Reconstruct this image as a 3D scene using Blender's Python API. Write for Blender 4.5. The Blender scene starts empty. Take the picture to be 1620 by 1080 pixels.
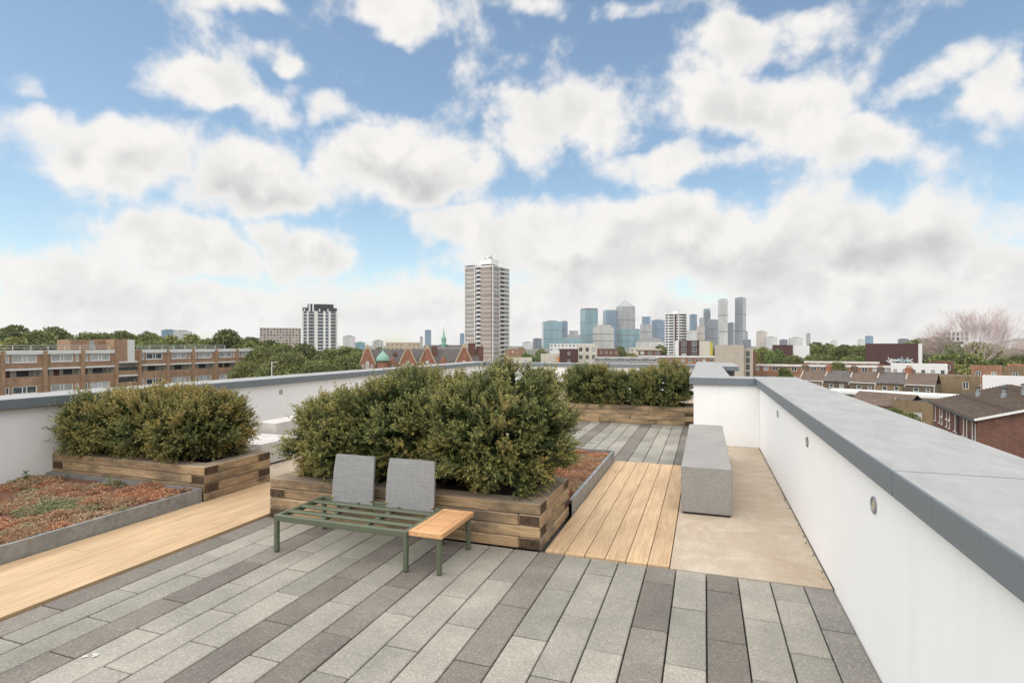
import bpy, bmesh, math, random
import numpy as np
from mathutils import Vector, Matrix, noise as mnoise

S = bpy.context.scene
COL = S.collection
R = math.radians
PI = math.pi
rnd = random.Random(7)
rng = np.random.default_rng(7)

# ------------------------------------------------------------------ camera
TH = math.atan(305 / 870)                      # the terrace runs 19.3 degrees right of the view axis
EYE = 1.6
cam = bpy.data.cameras.new('camera')
cam.sensor_width = 36; cam.lens = 36 * 870 / 1620
cam.shift_y = 5 / 1620
cam.clip_start = 0.05; cam.clip_end = 30000
co = bpy.data.objects.new('camera', cam); COL.objects.link(co)
co.location = (0, 0, EYE); co.rotation_euler = (PI / 2, 0, TH)
S.camera = co

# ------------------------------------------------------------------ view, sun, sky
S.view_settings.view_transform = 'Standard'
S.view_settings.look = 'None'
S.view_settings.gamma = 1.0
S.view_settings.use_curve_mapping = False
S.view_settings.exposure = 0.68
S.render.engine = 'CYCLES'
S.cycles.use_denoising = True
S.cycles.max_bounces = 8
S.cycles.diffuse_bounces = 4
S.cycles.glossy_bounces = 3
S.cycles.transparent_max_bounces = 6
S.cycles.volume_bounces = 1
S.cycles.sample_clamp_indirect = 6

SUN_AZ, SUN_EL = R(-150), R(66)                # azimuth from +Y towards +X: the veiled sun stands high behind the camera
sd = Vector((math.sin(SUN_AZ) * math.cos(SUN_EL), math.cos(SUN_AZ) * math.cos(SUN_EL), math.sin(SUN_EL)))
sun = bpy.data.lights.new('sun', 'SUN'); sun.energy = 2.8; sun.angle = R(115); sun.color = (1, .965, .92)
so = bpy.data.objects.new('sun', sun); COL.objects.link(so)
so.rotation_euler = sd.to_track_quat('Z', 'Y').to_euler()

world = bpy.data.worlds.new('World'); S.world = world; world.use_nodes = True
SKY_STRENGTH = 0.105
CLOUD = 0.585
HAZE = 0.00007
world.cycles.sampling_method = 'MANUAL'; world.cycles.sample_map_resolution = 256


def pix_dir(u, v):
    """azimuth and elevation of a direction in the photograph's sky"""
    r, up = (u - 810) / 870, (545 - v) / 870
    a = math.atan2(r, 1.0) - TH
    return a, math.atan2(up, math.hypot(1, r))


def build_sky():
    nt = world.node_tree; N = nt.nodes; L = nt.links; N.clear()

    def m(op, a, b=None, c=None, clamp=False):
        q = N.new('ShaderNodeMath'); q.operation = op; q.use_clamp = clamp
        for i, x in enumerate((a, b, c)):
            if x is None: continue
            if isinstance(x, (int, float)): q.inputs[i].default_value = x
            else: L.new(x, q.inputs[i])
        return q.outputs[0]

    def noise(vec, scale, det, rough, dist=0.0):
        q = N.new('ShaderNodeTexNoise'); q.inputs['Scale'].default_value = scale; q.inputs['Detail'].default_value = det
        q.inputs['Roughness'].default_value = rough; q.inputs['Distortion'].default_value = dist
        L.new(vec, q.inputs['Vector']); return q.outputs[0]

    def step(x, lo, hi, a=0.0, b=1.0):
        q = N.new('ShaderNodeMapRange'); q.interpolation_type = 'SMOOTHSTEP'; L.new(x, q.inputs[0])
        q.inputs[1].default_value = lo; q.inputs[2].default_value = hi; q.inputs[3].default_value = a; q.inputs[4].default_value = b
        return q.outputs[0]
    tc = N.new('ShaderNodeTexCoord'); dirv = tc.outputs['Generated']
    sep = N.new('ShaderNodeSeparateXYZ'); L.new(dirv, sep.inputs[0])
    az = m('ARCTAN2', sep.outputs[0], sep.outputs[1]); el = m('ARCSINE', sep.outputs[2])
    cb0 = N.new('ShaderNodeCombineXYZ'); L.new(az, cb0.inputs[0]); L.new(el, cb0.inputs[1])
    # billowing: the banks' outlines are pushed about by turbulence
    wn = N.new('ShaderNodeTexNoise'); L.new(dirv, wn.inputs['Vector']); wn.inputs['Scale'].default_value = 7.5; wn.inputs['Detail'].default_value = 3; wn.inputs['Roughness'].default_value = .55
    cb = N.new('ShaderNodeVectorMath'); cb.operation = 'MULTIPLY_ADD'; L.new(wn.outputs['Color'], cb.inputs[0]); cb.inputs[1].default_value = (.17, .11, 0)
    sft = N.new('ShaderNodeVectorMath'); sft.operation = 'ADD'; L.new(cb0.outputs[0], sft.inputs[0]); sft.inputs[1].default_value = (-.085, -.055, 0)
    L.new(sft.outputs[0], cb.inputs[2])

    def blobs(lst):
        tot = None
        for (u, v, hw, hh, w) in lst:
            a, e = pix_dir(u, v)
            a1 = pix_dir(u + hw, v)[0] - pix_dir(u - hw, v)[0]; e1 = pix_dir(u, v - hh)[1] - pix_dir(u, v + hh)[1]
            s1 = N.new('ShaderNodeVectorMath'); s1.operation = 'MULTIPLY_ADD'; L.new(cb.outputs[0], s1.inputs[0])
            s1.inputs[1].default_value = (2 / a1, 2 / e1, 0); s1.inputs[2].default_value = (-a * 2 / a1, -e * 2 / e1, 0)
            s3 = N.new('ShaderNodeVectorMath'); s3.operation = 'LENGTH'; L.new(s1.outputs[0], s3.inputs[0])
            q = step(s3.outputs['Value'], 1.5, .15, 0, w)
            tot = q if tot is None else m('MAXIMUM', tot, q)
        return tot
    # where the cloud banks stand, seen from the terrace: (u, v, half width, half height, weight)
    bank = blobs([(195, 235, 165, 66, 1.0), (385, 278, 125, 58, 1.0), (340, 148, 135, 50, .9), (450, 104, 58, 28, .9), (545, 192, 65, 34, .65),
                  (645, 262, 145, 62, 1.0), (605, 22, 100, 46, .95), (400, 8, 62, 28, .85), (910, 195, 125, 62, 1.0), (830, 168, 80, 30, .55), (1075, 260, 140, 36, .9),
                  (1225, 62, 130, 44, .75), (1235, 170, 125, 84, 1.05), (1375, 215, 85, 50, .75), (1475, 98, 115, 52, .85), (1575, 130, 75, 75, .9), (10, 135, 62, 34, .72), (128, 92, 34, 18, .42), (850, 8, 75, 24, .6), (1010, 12, 80, 20, .45),
                  (90, 425, 185, 62, 1.0), (290, 390, 130, 50, 1.0), (485, 395, 105, 46, .9), (730, 358, 75, 44, .9), (845, 385, 140, 70, 1.0), (1040, 385, 190, 82, 1.1), (1310, 402, 235, 84, 1.15),
                  (1600, 440, 100, 50, .85), (300, 490, 420, 50, .9), (780, 480, 300, 55, .8), (1300, 500, 620, 46, .95)])
    belly = blobs([(395, 308, 130, 34, 1.0), (180, 255, 130, 30, .55), (700, 298, 105, 32, .85), (900, 425, 130, 40, .6), (1030, 420, 120, 34, .7), (1240, 440, 190, 36, .75), (1430, 410, 140, 34, 1.0),
                   (150, 470, 180, 28, .4), (520, 430, 120, 24, .4), (1300, 250, 110, 26, .35), (560, 500, 160, 18, .4)])
    fine = noise(dirv, 7.0, 8, .58, .1)
    soft = noise(dirv, 1.9, 4, .5)
    # outside the part of the sky in the picture the same broken cloud goes on
    f = Vector((-math.sin(TH), math.cos(TH), .12)).normalized()
    dp = N.new('ShaderNodeVectorMath'); dp.operation = 'DOT_PRODUCT'; L.new(dirv, dp.inputs[0]); dp.inputs[1].default_value = f
    wgt = step(dp.outputs['Value'], .68, .50)

    def fmix(w, a, b):
        q = N.new('ShaderNodeMix'); q.data_type = 'FLOAT'; L.new(w, q.inputs[0]); L.new(a, q.inputs[2]); L.new(b, q.inputs[3]); return q.outputs[0]
    bank = fmix(wgt, bank, m('MULTIPLY_ADD', soft, 3.4, -1.15, clamp=True))
    belly = fmix(wgt, belly, m('MULTIPLY_ADD', soft, 2.6, -1.1, clamp=True))
    d = m('ADD', m('MULTIPLY', bank, .80), m('MULTIPLY_ADD', fine, 2.6, -1.29))
    hzf = N.new('ShaderNodeMapRange'); L.new(el, hzf.inputs[0]); hzf.inputs[1].default_value = .10; hzf.inputs[2].default_value = 0; hzf.inputs[3].default_value = 0; hzf.inputs[4].default_value = .36
    d = m('ADD', d, hzf.outputs[0])
    alpha = step(d, .0, .50)
    # relief: the same billows sampled a little towards the sun; thick undersides are in shade
    off = N.new('ShaderNodeVectorMath'); off.operation = 'ADD'; L.new(dirv, off.inputs[0]); off.inputs[1].default_value = tuple(Vector((-.6, -.1, .7)).normalized() * .034)
    rel = m('SUBTRACT', noise(off.outputs[0], 7.0, 4, .58, .1), fine)
    sh = m('ADD', m('MULTIPLY', belly, .62), m('MULTIPLY_ADD', rel, 3.0, .17))
    sh = m('MULTIPLY', m('MAXIMUM', m('MINIMUM', sh, 1.0), 0.0), step(d, .25, .85))
    cc = N.new('ShaderNodeMix'); cc.data_type = 'RGBA'; L.new(sh, cc.inputs[0])
    cc.inputs[6].default_value = (CLOUD, CLOUD * .975, CLOUD * .945, 1); cc.inputs[7].default_value = (CLOUD * .54, CLOUD * .537, CLOUD * .54, 1)
    sky = N.new('ShaderNodeTexSky'); sky.sky_type = 'NISHITA'; sky.sun_disc = False
    sky.sun_elevation = SUN_EL; sky.sun_rotation = SUN_AZ; sky.altitude = 30; sky.air_density = 1.0; sky.dust_density = .7; sky.ozone_density = 1.2
    b1 = N.new('ShaderNodeBackground'); tint = N.new('ShaderNodeMix'); tint.data_type = 'RGBA'; tint.blend_type = 'MULTIPLY'; tint.inputs[0].default_value = 1; tint.inputs[7].default_value = (1.03, 1.08, 1.0, 1); L.new(sky.outputs[0], tint.inputs[6]); L.new(tint.outputs[2], b1.inputs[0]); b1.inputs[1].default_value = SKY_STRENGTH
    b2 = N.new('ShaderNodeBackground'); L.new(cc.outputs[2], b2.inputs[0]); b2.inputs[1].default_value = 1.0
    ms = N.new('ShaderNodeMixShader'); L.new(alpha, ms.inputs[0]); L.new(b1.outputs[0], ms.inputs[1]); L.new(b2.outputs[0], ms.inputs[2])
    out = N.new('ShaderNodeOutputWorld'); L.new(ms.outputs[0], out.inputs[0])


build_sky()

# ------------------------------------------------------------------ materials
MATS = {}


def new_mat(name):
    m = bpy.data.materials.new(name); m.use_nodes = True; m.node_tree.nodes.clear()
    MATS[name] = m
    return m, m.node_tree.nodes, m.node_tree.links


def rgb(c): return (c[0], c[1], c[2], 1)


class NT:
    """small helper round a material's node tree"""
    def __init__(s, name):
        s.m, s.N, s.L = new_mat(name)
        s.out = s.N.new('ShaderNodeOutputMaterial'); s.p = s.N.new('ShaderNodeBsdfPrincipled'); s.L.new(s.p.outputs[0], s.out.inputs[0])
        s.tc = s.N.new('ShaderNodeTexCoord'); s.geo = s.N.new('ShaderNodeNewGeometry')

    def vec(s, kind='obj', scale=(1, 1, 1)):
        src = s.tc.outputs['Object'] if kind == 'obj' else s.geo.outputs['Position']
        mp = s.N.new('ShaderNodeMapping'); mp.inputs['Scale'].default_value = scale; s.L.new(src, mp.inputs[0]); return mp.outputs[0]

    def jitter(s, v, k=17.0):
        """shift a texture by the object's own random number so that alike pieces differ"""
        oi = s.N.new('ShaderNodeObjectInfo')
        a = s.N.new('ShaderNodeVectorMath'); a.operation = 'MULTIPLY_ADD'
        cb = s.N.new('ShaderNodeCombineXYZ')
        for i in range(3): s.L.new(oi.outputs['Random'], cb.inputs[i])
        s.L.new(cb.outputs[0], a.inputs[0]); a.inputs[1].default_value = (k, k * 1.7, k * 2.3); s.L.new(v, a.inputs[2])
        return a.outputs[0]

    def noise(s, v, scale, det=4, rough=.55, dist=0):
        q = s.N.new('ShaderNodeTexNoise'); s.L.new(v, q.inputs['Vector']); q.inputs['Scale'].default_value = scale
        q.inputs['Detail'].default_value = det; q.inputs['Roughness'].default_value = rough; q.inputs['Distortion'].default_value = dist
        return q.outputs[0]

    def voro(s, v, scale, feature='F1', out='Distance'):
        q = s.N.new('ShaderNodeTexVoronoi'); s.L.new(v, q.inputs['Vector']); q.inputs['Scale'].default_value = scale; q.feature = feature
        return q.outputs[out]

    def ramp(s, f, stops, interp='LINEAR'):
        q = s.N.new('ShaderNodeValToRGB'); s.L.new(f, q.inputs[0]); q.color_ramp.interpolation = interp
        e = q.color_ramp.elements
        while len(e) < len(stops): e.new(.5)
        for i, (p, c) in enumerate(stops):
            e[i].position = p; e[i].color = rgb(c) if hasattr(c, '__len__') else (c, c, c, 1)
        return q.outputs[0]

    def mix(s, f, a, b, mode='MIX'):
        q = s.N.new('ShaderNodeMix'); q.data_type = 'RGBA'; q.blend_type = mode
        for i, x in ((0, f), (6, a), (7, b)):
            if isinstance(x, (int, float)): q.inputs[i].default_value = x if i == 0 else (x, x, x, 1)
            elif isinstance(x, tuple): q.inputs[i].default_value = rgb(x)
            else: s.L.new(x, q.inputs[i])
        return q.outputs[2]

    def math(s, op, a, b=0.0, clamp=False):
        q = s.N.new('ShaderNodeMath'); q.operation = op; q.use_clamp = clamp
        for i, x in enumerate((a, b)):
            if isinstance(x, (int, float)): q.inputs[i].default_value = x
            else: s.L.new(x, q.inputs[i])
        return q.outputs[0]

    def rand(s, lo, hi):
        oi = s.N.new('ShaderNodeObjectInfo'); mr = s.N.new('ShaderNodeMapRange'); s.L.new(oi.outputs['Random'], mr.inputs[0])
        mr.inputs[3].default_value = lo; mr.inputs[4].default_value = hi
        cb = s.N.new('ShaderNodeCombineColor')
        for i in range(3): s.L.new(mr.outputs[0], cb.inputs[i])
        return cb.outputs[0]

    def bump(s, h, strength=.3, dist=.01):
        b = s.N.new('ShaderNodeBump'); s.L.new(h, b.inputs['Height']); b.inputs['Strength'].default_value = strength; b.inputs['Distance'].default_value = dist
        s.L.new(b.outputs[0], s.p.inputs['Normal'])

    def done(s, col, rough=.8, metal=0.0, spec=.5):
        if isinstance(col, tuple): s.p.inputs['Base Color'].default_value = rgb(col)
        else: s.L.new(col, s.p.inputs['Base Color'])
        if isinstance(rough, (int, float)): s.p.inputs['Roughness'].default_value = rough
        else: s.L.new(rough, s.p.inputs['Roughness'])
        s.p.inputs['Metallic'].default_value = metal
        s.p.inputs['Specular IOR Level'].default_value = spec
        return s.m


def plain(name, c, c2=None, scale=2.0, rough=.8, metal=0.0, spec=.4, vary=None, bump=0):
    t = NT(name); v = t.vec('pos')
    c2 = c2 or tuple(x * .8 for x in c)
    n = t.noise(v, scale, 5, .6)
    col = t.mix(t.ramp(n, [(.3, 0.0), (.7, 1.0)]), c, c2)
    if vary: col = t.mix(1.0, col, t.rand(*vary), 'MULTIPLY')
    if bump: t.bump(t.noise(v, scale * 12, 4, .6), bump, .01)
    return t.done(col, rough, metal, spec)


def paver_mat(name, c1, c2, c3):
    t = NT(name); v = t.vec('pos')
    chips = t.voro(v, 150, out='Color')
    sep = t.N.new('ShaderNodeSeparateColor'); t.L.new(chips, sep.inputs[0])
    agg = t.ramp(sep.outputs[0], [(0, c1), (.55, c2), (.9, c2), (.93, c3)])
    n = t.noise(v, 55, 5, .7)
    col = t.mix(.35, agg, t.ramp(n, [(.35, tuple(x * .72 for x in c1)), (.65, c2)]))
    blot = t.noise(v, 2.3, 5, .62)
    col = t.mix(1.0, col, t.ramp(blot, [(.3, .80), (.7, 1.12)]), 'MULTIPLY')
    col = t.mix(1.0, col, t.ramp(t.noise(v, .7, 6, .65, .5), [(.35, .88), (.65, 1.06)]), 'MULTIPLY')
    fleck = t.ramp(t.voro(v, 38), [(.045, 1.0), (.07, 0.0)])
    pick = t.ramp(t.noise(v, 9, 2), [(.5, 0.0), (.62, .8)])
    col = t.mix(t.mix(1.0, fleck, pick, 'MULTIPLY'), col, (.62, .60, .56))
    col = t.mix(1.0, col, t.rand(.80, 1.12), 'MULTIPLY')
    col = t.mix(1.0, col, (.88, .862, .825), 'MULTIPLY')
    t.bump(t.noise(v, 170, 3, .7), .35, .004)
    return t.done(col, .82, 0, .35)


def build_materials():
    paver_mat('paver_light', (.27, .262, .23), (.365, .352, .312), (.52, .50, .45))
    paver_mat('paver_mid', (.235, .22, .205), (.33, .315, .295), (.55, .53, .49))
    paver_mat('paver_dark', (.165, .152, .134), (.238, .221, .198), (.36, .34, .31))
    plain('joint', (.035, .033, .03), scale=30, rough=1)
    plain('concrete_slab', (.36, .35, .33), (.28, .27, .25), 3, bump=.1)
    # decking boards: grain runs along the board (local y)
    for nm, a, b, c in (('deck_wood', (.51, .352, .203), (.585, .43, .265), (.39, .255, .135)), ('teak', (.58, .32, .155), (.65, .40, .21), (.47, .25, .11))):
        t = NT(nm); v = t.jitter(t.vec('obj', (1, .045, 1)))
        g = t.noise(v, 34, 7, .62, .9); w = t.noise(v, 9, 3, .5, 1.6)
        col = t.ramp(g, [(.28, c), (.48, a), (.72, b)])
        rings = t.ramp(t.math('FRACT', t.math('MULTIPLY', w, 9.0)), [(0, .80), (.35, 1.0), (.8, 1.0), (1, .82)])
        col = t.mix(.65, col, rings, 'MULTIPLY')
        blot = t.ramp(t.noise(t.jitter(t.vec('obj', (1, .4, 1))), 5, 4, .6), [(.3, .88), (.7, 1.08)])
        col = t.mix(1.0, col, blot, 'MULTIPLY')
        k = t.ramp(t.voro(t.jitter(t.vec('obj', (1, .55, 1))), 4.2), [(.03, 1.0), (.06, 0.0)])
        col = t.mix(t.math('MULTIPLY', k, .7), col, (.25, .13, .05))
        col = t.mix(1.0, col, t.rand(.93, 1.07), 'MULTIPLY')
        t.bump(g, .12, .004); t.done(col, .6, 0, .35)
    # old railway-sleeper timber: grain along local x, ends dark
    t = NT('sleeper_wood'); v = t.jitter(t.vec('obj', (.12, 1, 1)))
    g = t.noise(v, 22, 8, .68, .9)
    col = t.ramp(g, [(.22, (.18, .112, .06)), (.42, (.35, .23, .125)), (.6, (.44, .31, .18)), (.8, (.53, .40, .26))])
    blot = t.noise(t.jitter(t.vec('obj', (.6, 1, 1))), 3.4, 6, .68)
    col = t.mix(t.ramp(blot, [(.36, .9), (.57, 0.0)]), col, (.125, .10, .072))
    kn = t.ramp(t.voro(t.jitter(t.vec('obj', (.5, 1, 1))), 2.6), [(.05, 1.0), (.12, 0.0)])
    col = t.mix(t.math('MULTIPLY', kn, .75), col, (.06, .038, .022))
    crack = t.ramp(t.noise(t.jitter(t.vec('obj', (.025, 1, 1)), 5), 42, 3, .5), [(.66, 0.0), (.71, .8)])
    col = t.mix(crack, col, (.045, .03, .018))
    # weathered grey on the faces that look up
    sn = t.N.new('ShaderNodeSeparateXYZ'); t.L.new(t.geo.outputs['Normal'], sn.inputs[0])
    up = t.ramp(sn.outputs[2], [(.5, 0.0), (.9, .6)])
    col = t.mix(up, col, t.ramp(g, [(.3, (.18, .15, .12)), (.7, (.38, .33, .27))]))
    col = t.mix(1.0, col, t.rand(.84, 1.12), 'MULTIPLY')
    t.bump(t.math('ADD', g, t.math('MULTIPLY', crack, -1.2)), .8, .015); t.done(col, .85, 0, .25)
    t = NT('end_grain'); v = t.jitter(t.vec('obj'))
    rg = t.math('FRACT', t.math('MULTIPLY', t.voro(v, 5.0), 7.0))
    col = t.ramp(t.noise(v, 24, 6, .7), [(.3, (.035, .024, .015)), (.7, (.12, .08, .05))])
    col = t.mix(.5, col, t.ramp(rg, [(0, .6), (.6, 1.1)]), 'MULTIPLY')
    t.bump(t.noise(v, 50, 4), .5, .01); t.done(col, .9, 0, .2)
    # render, coping, granite, resin floor
    t = NT('white_render'); v = t.vec('pos')
    n = t.noise(v, 1.1, 6, .6); st = t.noise(t.vec('pos', (5, 5, .35)), 1.4, 5, .6)
    col = t.mix(t.ramp(n, [(.35, 0.0), (.75, .5)]), (.82, .82, .81), (.76, .76, .745))
    col = t.mix(t.ramp(st, [(.55, 0.0), (.8, .18)]), col, (.60, .59, .565))
    col = t.mix(t.ramp(t.noise(v, 2.6, 7, .72), [(.68, 0.0), (.78, .25)]), col, (.55, .53, .49))
    t.bump(t.math('ADD', t.noise(v, 210, 4, .7), t.math('MULTIPLY', t.noise(v, 60, 3), .8)), .35, .004); t.done(col, .92, 0, .2)
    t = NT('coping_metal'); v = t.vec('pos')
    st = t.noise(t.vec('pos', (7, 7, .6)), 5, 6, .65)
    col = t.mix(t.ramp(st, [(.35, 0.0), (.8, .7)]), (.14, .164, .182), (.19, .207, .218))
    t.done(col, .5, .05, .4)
    t = NT('coping_lit_weathered'); v = t.vec('pos')  # coping tops: sky light painted in as a paler base; the mottling is weathering
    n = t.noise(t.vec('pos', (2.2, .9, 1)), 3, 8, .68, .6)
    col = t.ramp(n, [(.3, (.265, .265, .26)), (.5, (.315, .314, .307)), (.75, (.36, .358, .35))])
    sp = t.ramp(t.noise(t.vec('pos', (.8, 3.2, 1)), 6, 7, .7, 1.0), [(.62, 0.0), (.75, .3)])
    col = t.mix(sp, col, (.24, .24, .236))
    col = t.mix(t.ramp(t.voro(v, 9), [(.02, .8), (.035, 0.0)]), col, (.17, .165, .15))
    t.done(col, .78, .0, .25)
    t = NT('granite'); v = t.vec('pos')
    s1 = t.voro(v, 190, out='Color'); sp = t.N.new('ShaderNodeSeparateColor'); t.L.new(s1, sp.inputs[0])
    col = t.ramp(sp.outputs[0], [(0, (.17, .164, .152)), (.25, (.27, .26, .243)), (.7, (.33, .318, .297)), (.95, (.42, .405, .38))])
    col = t.mix(.5, col, t.ramp(t.noise(v, 45, 5, .7), [(.3, (.20, .192, .178)), (.7, (.335, .32, .298))]))
    col = t.mix(1.0, col, t.ramp(t.noise(v, 2.2, 5), [(.3, .86), (.7, 1.06)]), 'MULTIPLY')
    t.bump(t.noise(v, 150, 3, .7), .25, .003); t.done(col, .78, 0, .35)
    t = NT('pale_concrete'); v = t.vec('pos')
    col = t.ramp(t.noise(v, 6, 7, .65), [(.3, (.46, .435, .40)), (.7, (.60, .575, .54))]); t.bump(t.noise(v, 90, 3), .15, .003); t.done(col, .85, 0, .3)
    t = NT('resin_floor'); v = t.vec('pos')
    col = t.ramp(t.noise(v, 120, 4, .75), [(.28, (.26, .20, .14)), (.5, (.42, .34, .255)), (.72, (.58, .49, .385))])
    blot = t.noise(v, 2.6, 8, .70, .4)
    col = t.mix(t.ramp(blot, [(.45, 0.0), (.68, .75)]), col, (.57, .52, .435))
    col = t.mix(t.ramp(t.noise(v, 1.3, 7, .66), [(.48, 0.0), (.66, .75)]), col, (.37, .28, .19))
    col = t.mix(t.ramp(t.noise(v, 5.5, 8, .74), [(.60, 0.0), (.72, .45)]), col, (.27, .205, .14))
    t.bump(t.noise(v, 140, 3, .7), .3, .003); t.done(col, .88, 0, .25)
    t = NT('galvanised_steel'); v = t.vec('pos')
    col = t.ramp(t.voro(v, 24, out='Color'), [(.2, (.20, .215, .22)), (.8, (.33, .345, .35))])
    col = t.mix(.55, col, t.ramp(t.noise(v, 7, 7, .72, .5), [(.3, (.17, .185, .19)), (.7, (.40, .41, .41))]))
    t.done(col, .5, .45, .5)
    plain('soil', (.085, .05, .033), (.04, .026, .018), 26, 1, bump=.8)
    plain('sedum_soil', (.20, .095, .06), (.11, .055, .036), 14, 1, bump=.9)
    plain('green_metal', (.10, .117, .074), (.092, .107, .068), 8, .42, 0, .45)
    plain('black_metal', (.02, .02, .022), rough=.45)
    plain('brass', (.6, .45, .2), rough=.3, metal=1)
    # woven sling fabric
    t = NT('sling_fabric')
    va = t.vec('obj', (1, 1, .03)); vb = t.vec('obj', (.03, 1, 1))
    a = t.noise(va, 130, 4, .75); b = t.noise(vb, 130, 4, .75)
    f = t.math('ADD', a, b); col = t.ramp(t.math('MULTIPLY', f, .5), [(.34, (.185, .185, .186)), (.5, (.25, .249, .247)), (.66, (.325, .322, .317))])
    t.bump(f, .3, .003); t.done(col, .8, 0, .25)
    # leaves: colour stored per leaf
    for nm, rough, tr in (('leaf', .5, .22), ('tree_leaf', .6, .25), ('sedum_leaf', .65, .1)):
        t = NT(nm); at = t.N.new('ShaderNodeAttribute'); at.attribute_name = 'tint'
        t.done(at.outputs['Color'], rough, 0, .35)
        tl = t.N.new('ShaderNodeBsdfTranslucent'); t.L.new(at.outputs['Color'], tl.inputs[0])
        ms = t.N.new('ShaderNodeMixShader'); ms.inputs[0].default_value = tr; t.L.new(t.p.outputs[0], ms.inputs[1]); t.L.new(tl.outputs[0], ms.inputs[2]); t.L.new(ms.outputs[0], t.out.inputs[0])
    plain('bark', (.10, .075, .05), (.06, .045, .03), 3, .95, bump=.5)
    plain('bare_bark', (.56, .44, .42), (.50, .40, .38), 1, .95)
    # city
    def brick(nm, c1, c2, mortar, k=1.0):
        t = NT(nm)
        sp = t.N.new('ShaderNodeSeparateXYZ'); t.L.new(t.tc.outputs['Object'], sp.inputs[0])
        cb = t.N.new('ShaderNodeCombineXYZ'); t.L.new(t.math('ADD', sp.outputs[0], sp.outputs[1]), cb.inputs[0]); t.L.new(sp.outputs[2], cb.inputs[1])
        b = t.N.new('ShaderNodeTexBrick'); t.L.new(cb.outputs[0], b.inputs['Vector'])
        b.inputs['Color1'].default_value = rgb(c1); b.inputs['Color2'].default_value = rgb(c2); b.inputs['Mortar'].default_value = rgb(mortar)
        b.inputs['Scale'].default_value = 1.0; b.inputs['Mortar Size'].default_value = .012; b.inputs['Brick Width'].default_value = .225 * k; b.inputs['Row Height'].default_value = .075 * k
        col = t.mix(1.0, b.outputs[0], t.ramp(t.noise(t.vec('pos'), .55, 7, .68), [(.3, .72), (.7, 1.18)]), 'MULTIPLY')
        col = t.mix(1.0, col, t.ramp(t.noise(t.vec('pos', (1.6, 1.6, .2)), .9, 5, .6), [(.35, .85), (.7, 1.08)]), 'MULTIPLY')
        t.done(col, .9, 0, .2)
    brick('brick_brown', (.46, .255, .135), (.35, .185, .095), (.34, .28, .22))
    brick('brick_red', (.46, .165, .085), (.33, .115, .062), (.22, .17, .14))
    brick('brick_dark_red', (.24, .088, .058), (.14, .055, .04), (.15, .12, .10))
    brick('brick_orange', (.42, .19, .095), (.31, .135, .07), (.26, .2, .15))
    brick('brick_stock', (.30, .205, .105), (.20, .135, .075), (.22, .18, .13))
    brick('brick_sooty', (.21, .155, .098), (.135, .10, .068), (.13, .11, .09))
    plain('white_paint', (.74, .73, .71), (.67, .66, .64), 2, .7)
    plain('cream_wall', (.60, .555, .47), (.52, .47, .39), .6, .9)
    plain('concrete_wall', (.47, .41, .34), (.38, .335, .28), .5, .95)
    plain('grey_wall', (.30, .29, .28), (.24, .235, .23), .5, .9)
    plain('plum_cladding', (.085, .04, .036), (.068, .033, .031), .5, .75)
    plain('taupe_panel', (.36, .295, .245), (.30, .245, .205), .2, .85, vary=(.85, 1.12))
    plain('charcoal', (.04, .042, .045), rough=.6)
    plain('door_red', (.13, .03, .025), rough=.6)
    plain('blind', (.5, .5, .48), (.38, .39, .39), 1.5, .8, vary=(.6, 1.15))
    t = NT('glass_pane'); col = t.mix(t.ramp(t.noise(t.vec('pos'), .8, 3), [(.4, 0.0), (.6, 1.0)]), (.035, .042, .048), (.10, .115, .12)); t.done(col, .08, 0, .6)
    for nm, a, b in (('slate_roof', (.15, .13, .12), (.10, .092, .088)), ('tile_roof', (.17, .125, .095), (.115, .085, .066))):
        t = NT(nm); n = t.noise(t.vec('pos'), .9, 7, .7)
        col = t.mix(t.ramp(n, [(.3, 0.0), (.7, 1.0)]), a, b)
        br = t.N.new('ShaderNodeTexBrick'); t.L.new(t.vec('obj'), br.inputs['Vector']); br.inputs['Scale'].default_value = 1
        br.inputs['Brick Width'].default_value = .33; br.inputs['Row Height'].default_value = .28; br.inputs['Mortar Size'].default_value = .02
        br.inputs['Color1'].default_value = (1.1, 1.1, 1.1, 1); br.inputs['Color2'].default_value = (.85, .85, .85, 1); br.inputs['Mortar'].default_value = (.5, .5, .5, 1)
        t.done(t.mix(1.0, col, br.outputs[0], 'MULTIPLY'), .85, 0, .25)
    plain('felt_roof', (.23, .22, .21), (.16, .155, .15), .8, .95)
    plain('copper_green', (.25, .42, .33), (.19, .34, .27), .9, .7)
    plain('stone_trim', (.52, .42, .29), (.44, .35, .24), 1, .9)
    plain('yellow_panel', (.6, .5, .06), rough=.7)
    plain('spray_orange', (.75, .32, .05), rough=.8); plain('spray_pink', (.65, .25, .3), rough=.8); plain('spray_blue', (.45, .6, .65), rough=.8); plain('spray_white', (.78, .8, .78), rough=.8)
    plain('stone_pale', (.52, .51, .48), rough=.8)
    plain('ground_city', (.13, .125, .11), (.075, .085, .05), .05, 1)
    # curtain walling on the far towers: storeys and mullions, too far off to be told apart

    def curtain(nm, c1, c2, line, w=3.0, h=3.9, ms=.22, rough=.25, metal=.0):
        t = NT(nm)
        sp = t.N.new('ShaderNodeSeparateXYZ'); t.L.new(t.tc.outputs['Object'], sp.inputs[0])
        cb = t.N.new('ShaderNodeCombineXYZ'); t.L.new(t.math('ADD', sp.outputs[0], sp.outputs[1]), cb.inputs[0]); t.L.new(sp.outputs[2], cb.inputs[1])
        b = t.N.new('ShaderNodeTexBrick'); b.offset = 0; t.L.new(cb.outputs[0], b.inputs['Vector']); b.inputs['Scale'].default_value = 1
        b.inputs['Color1'].default_value = rgb(c1); b.inputs['Color2'].default_value = rgb(c2); b.inputs['Mortar'].default_value = rgb(line)
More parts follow.
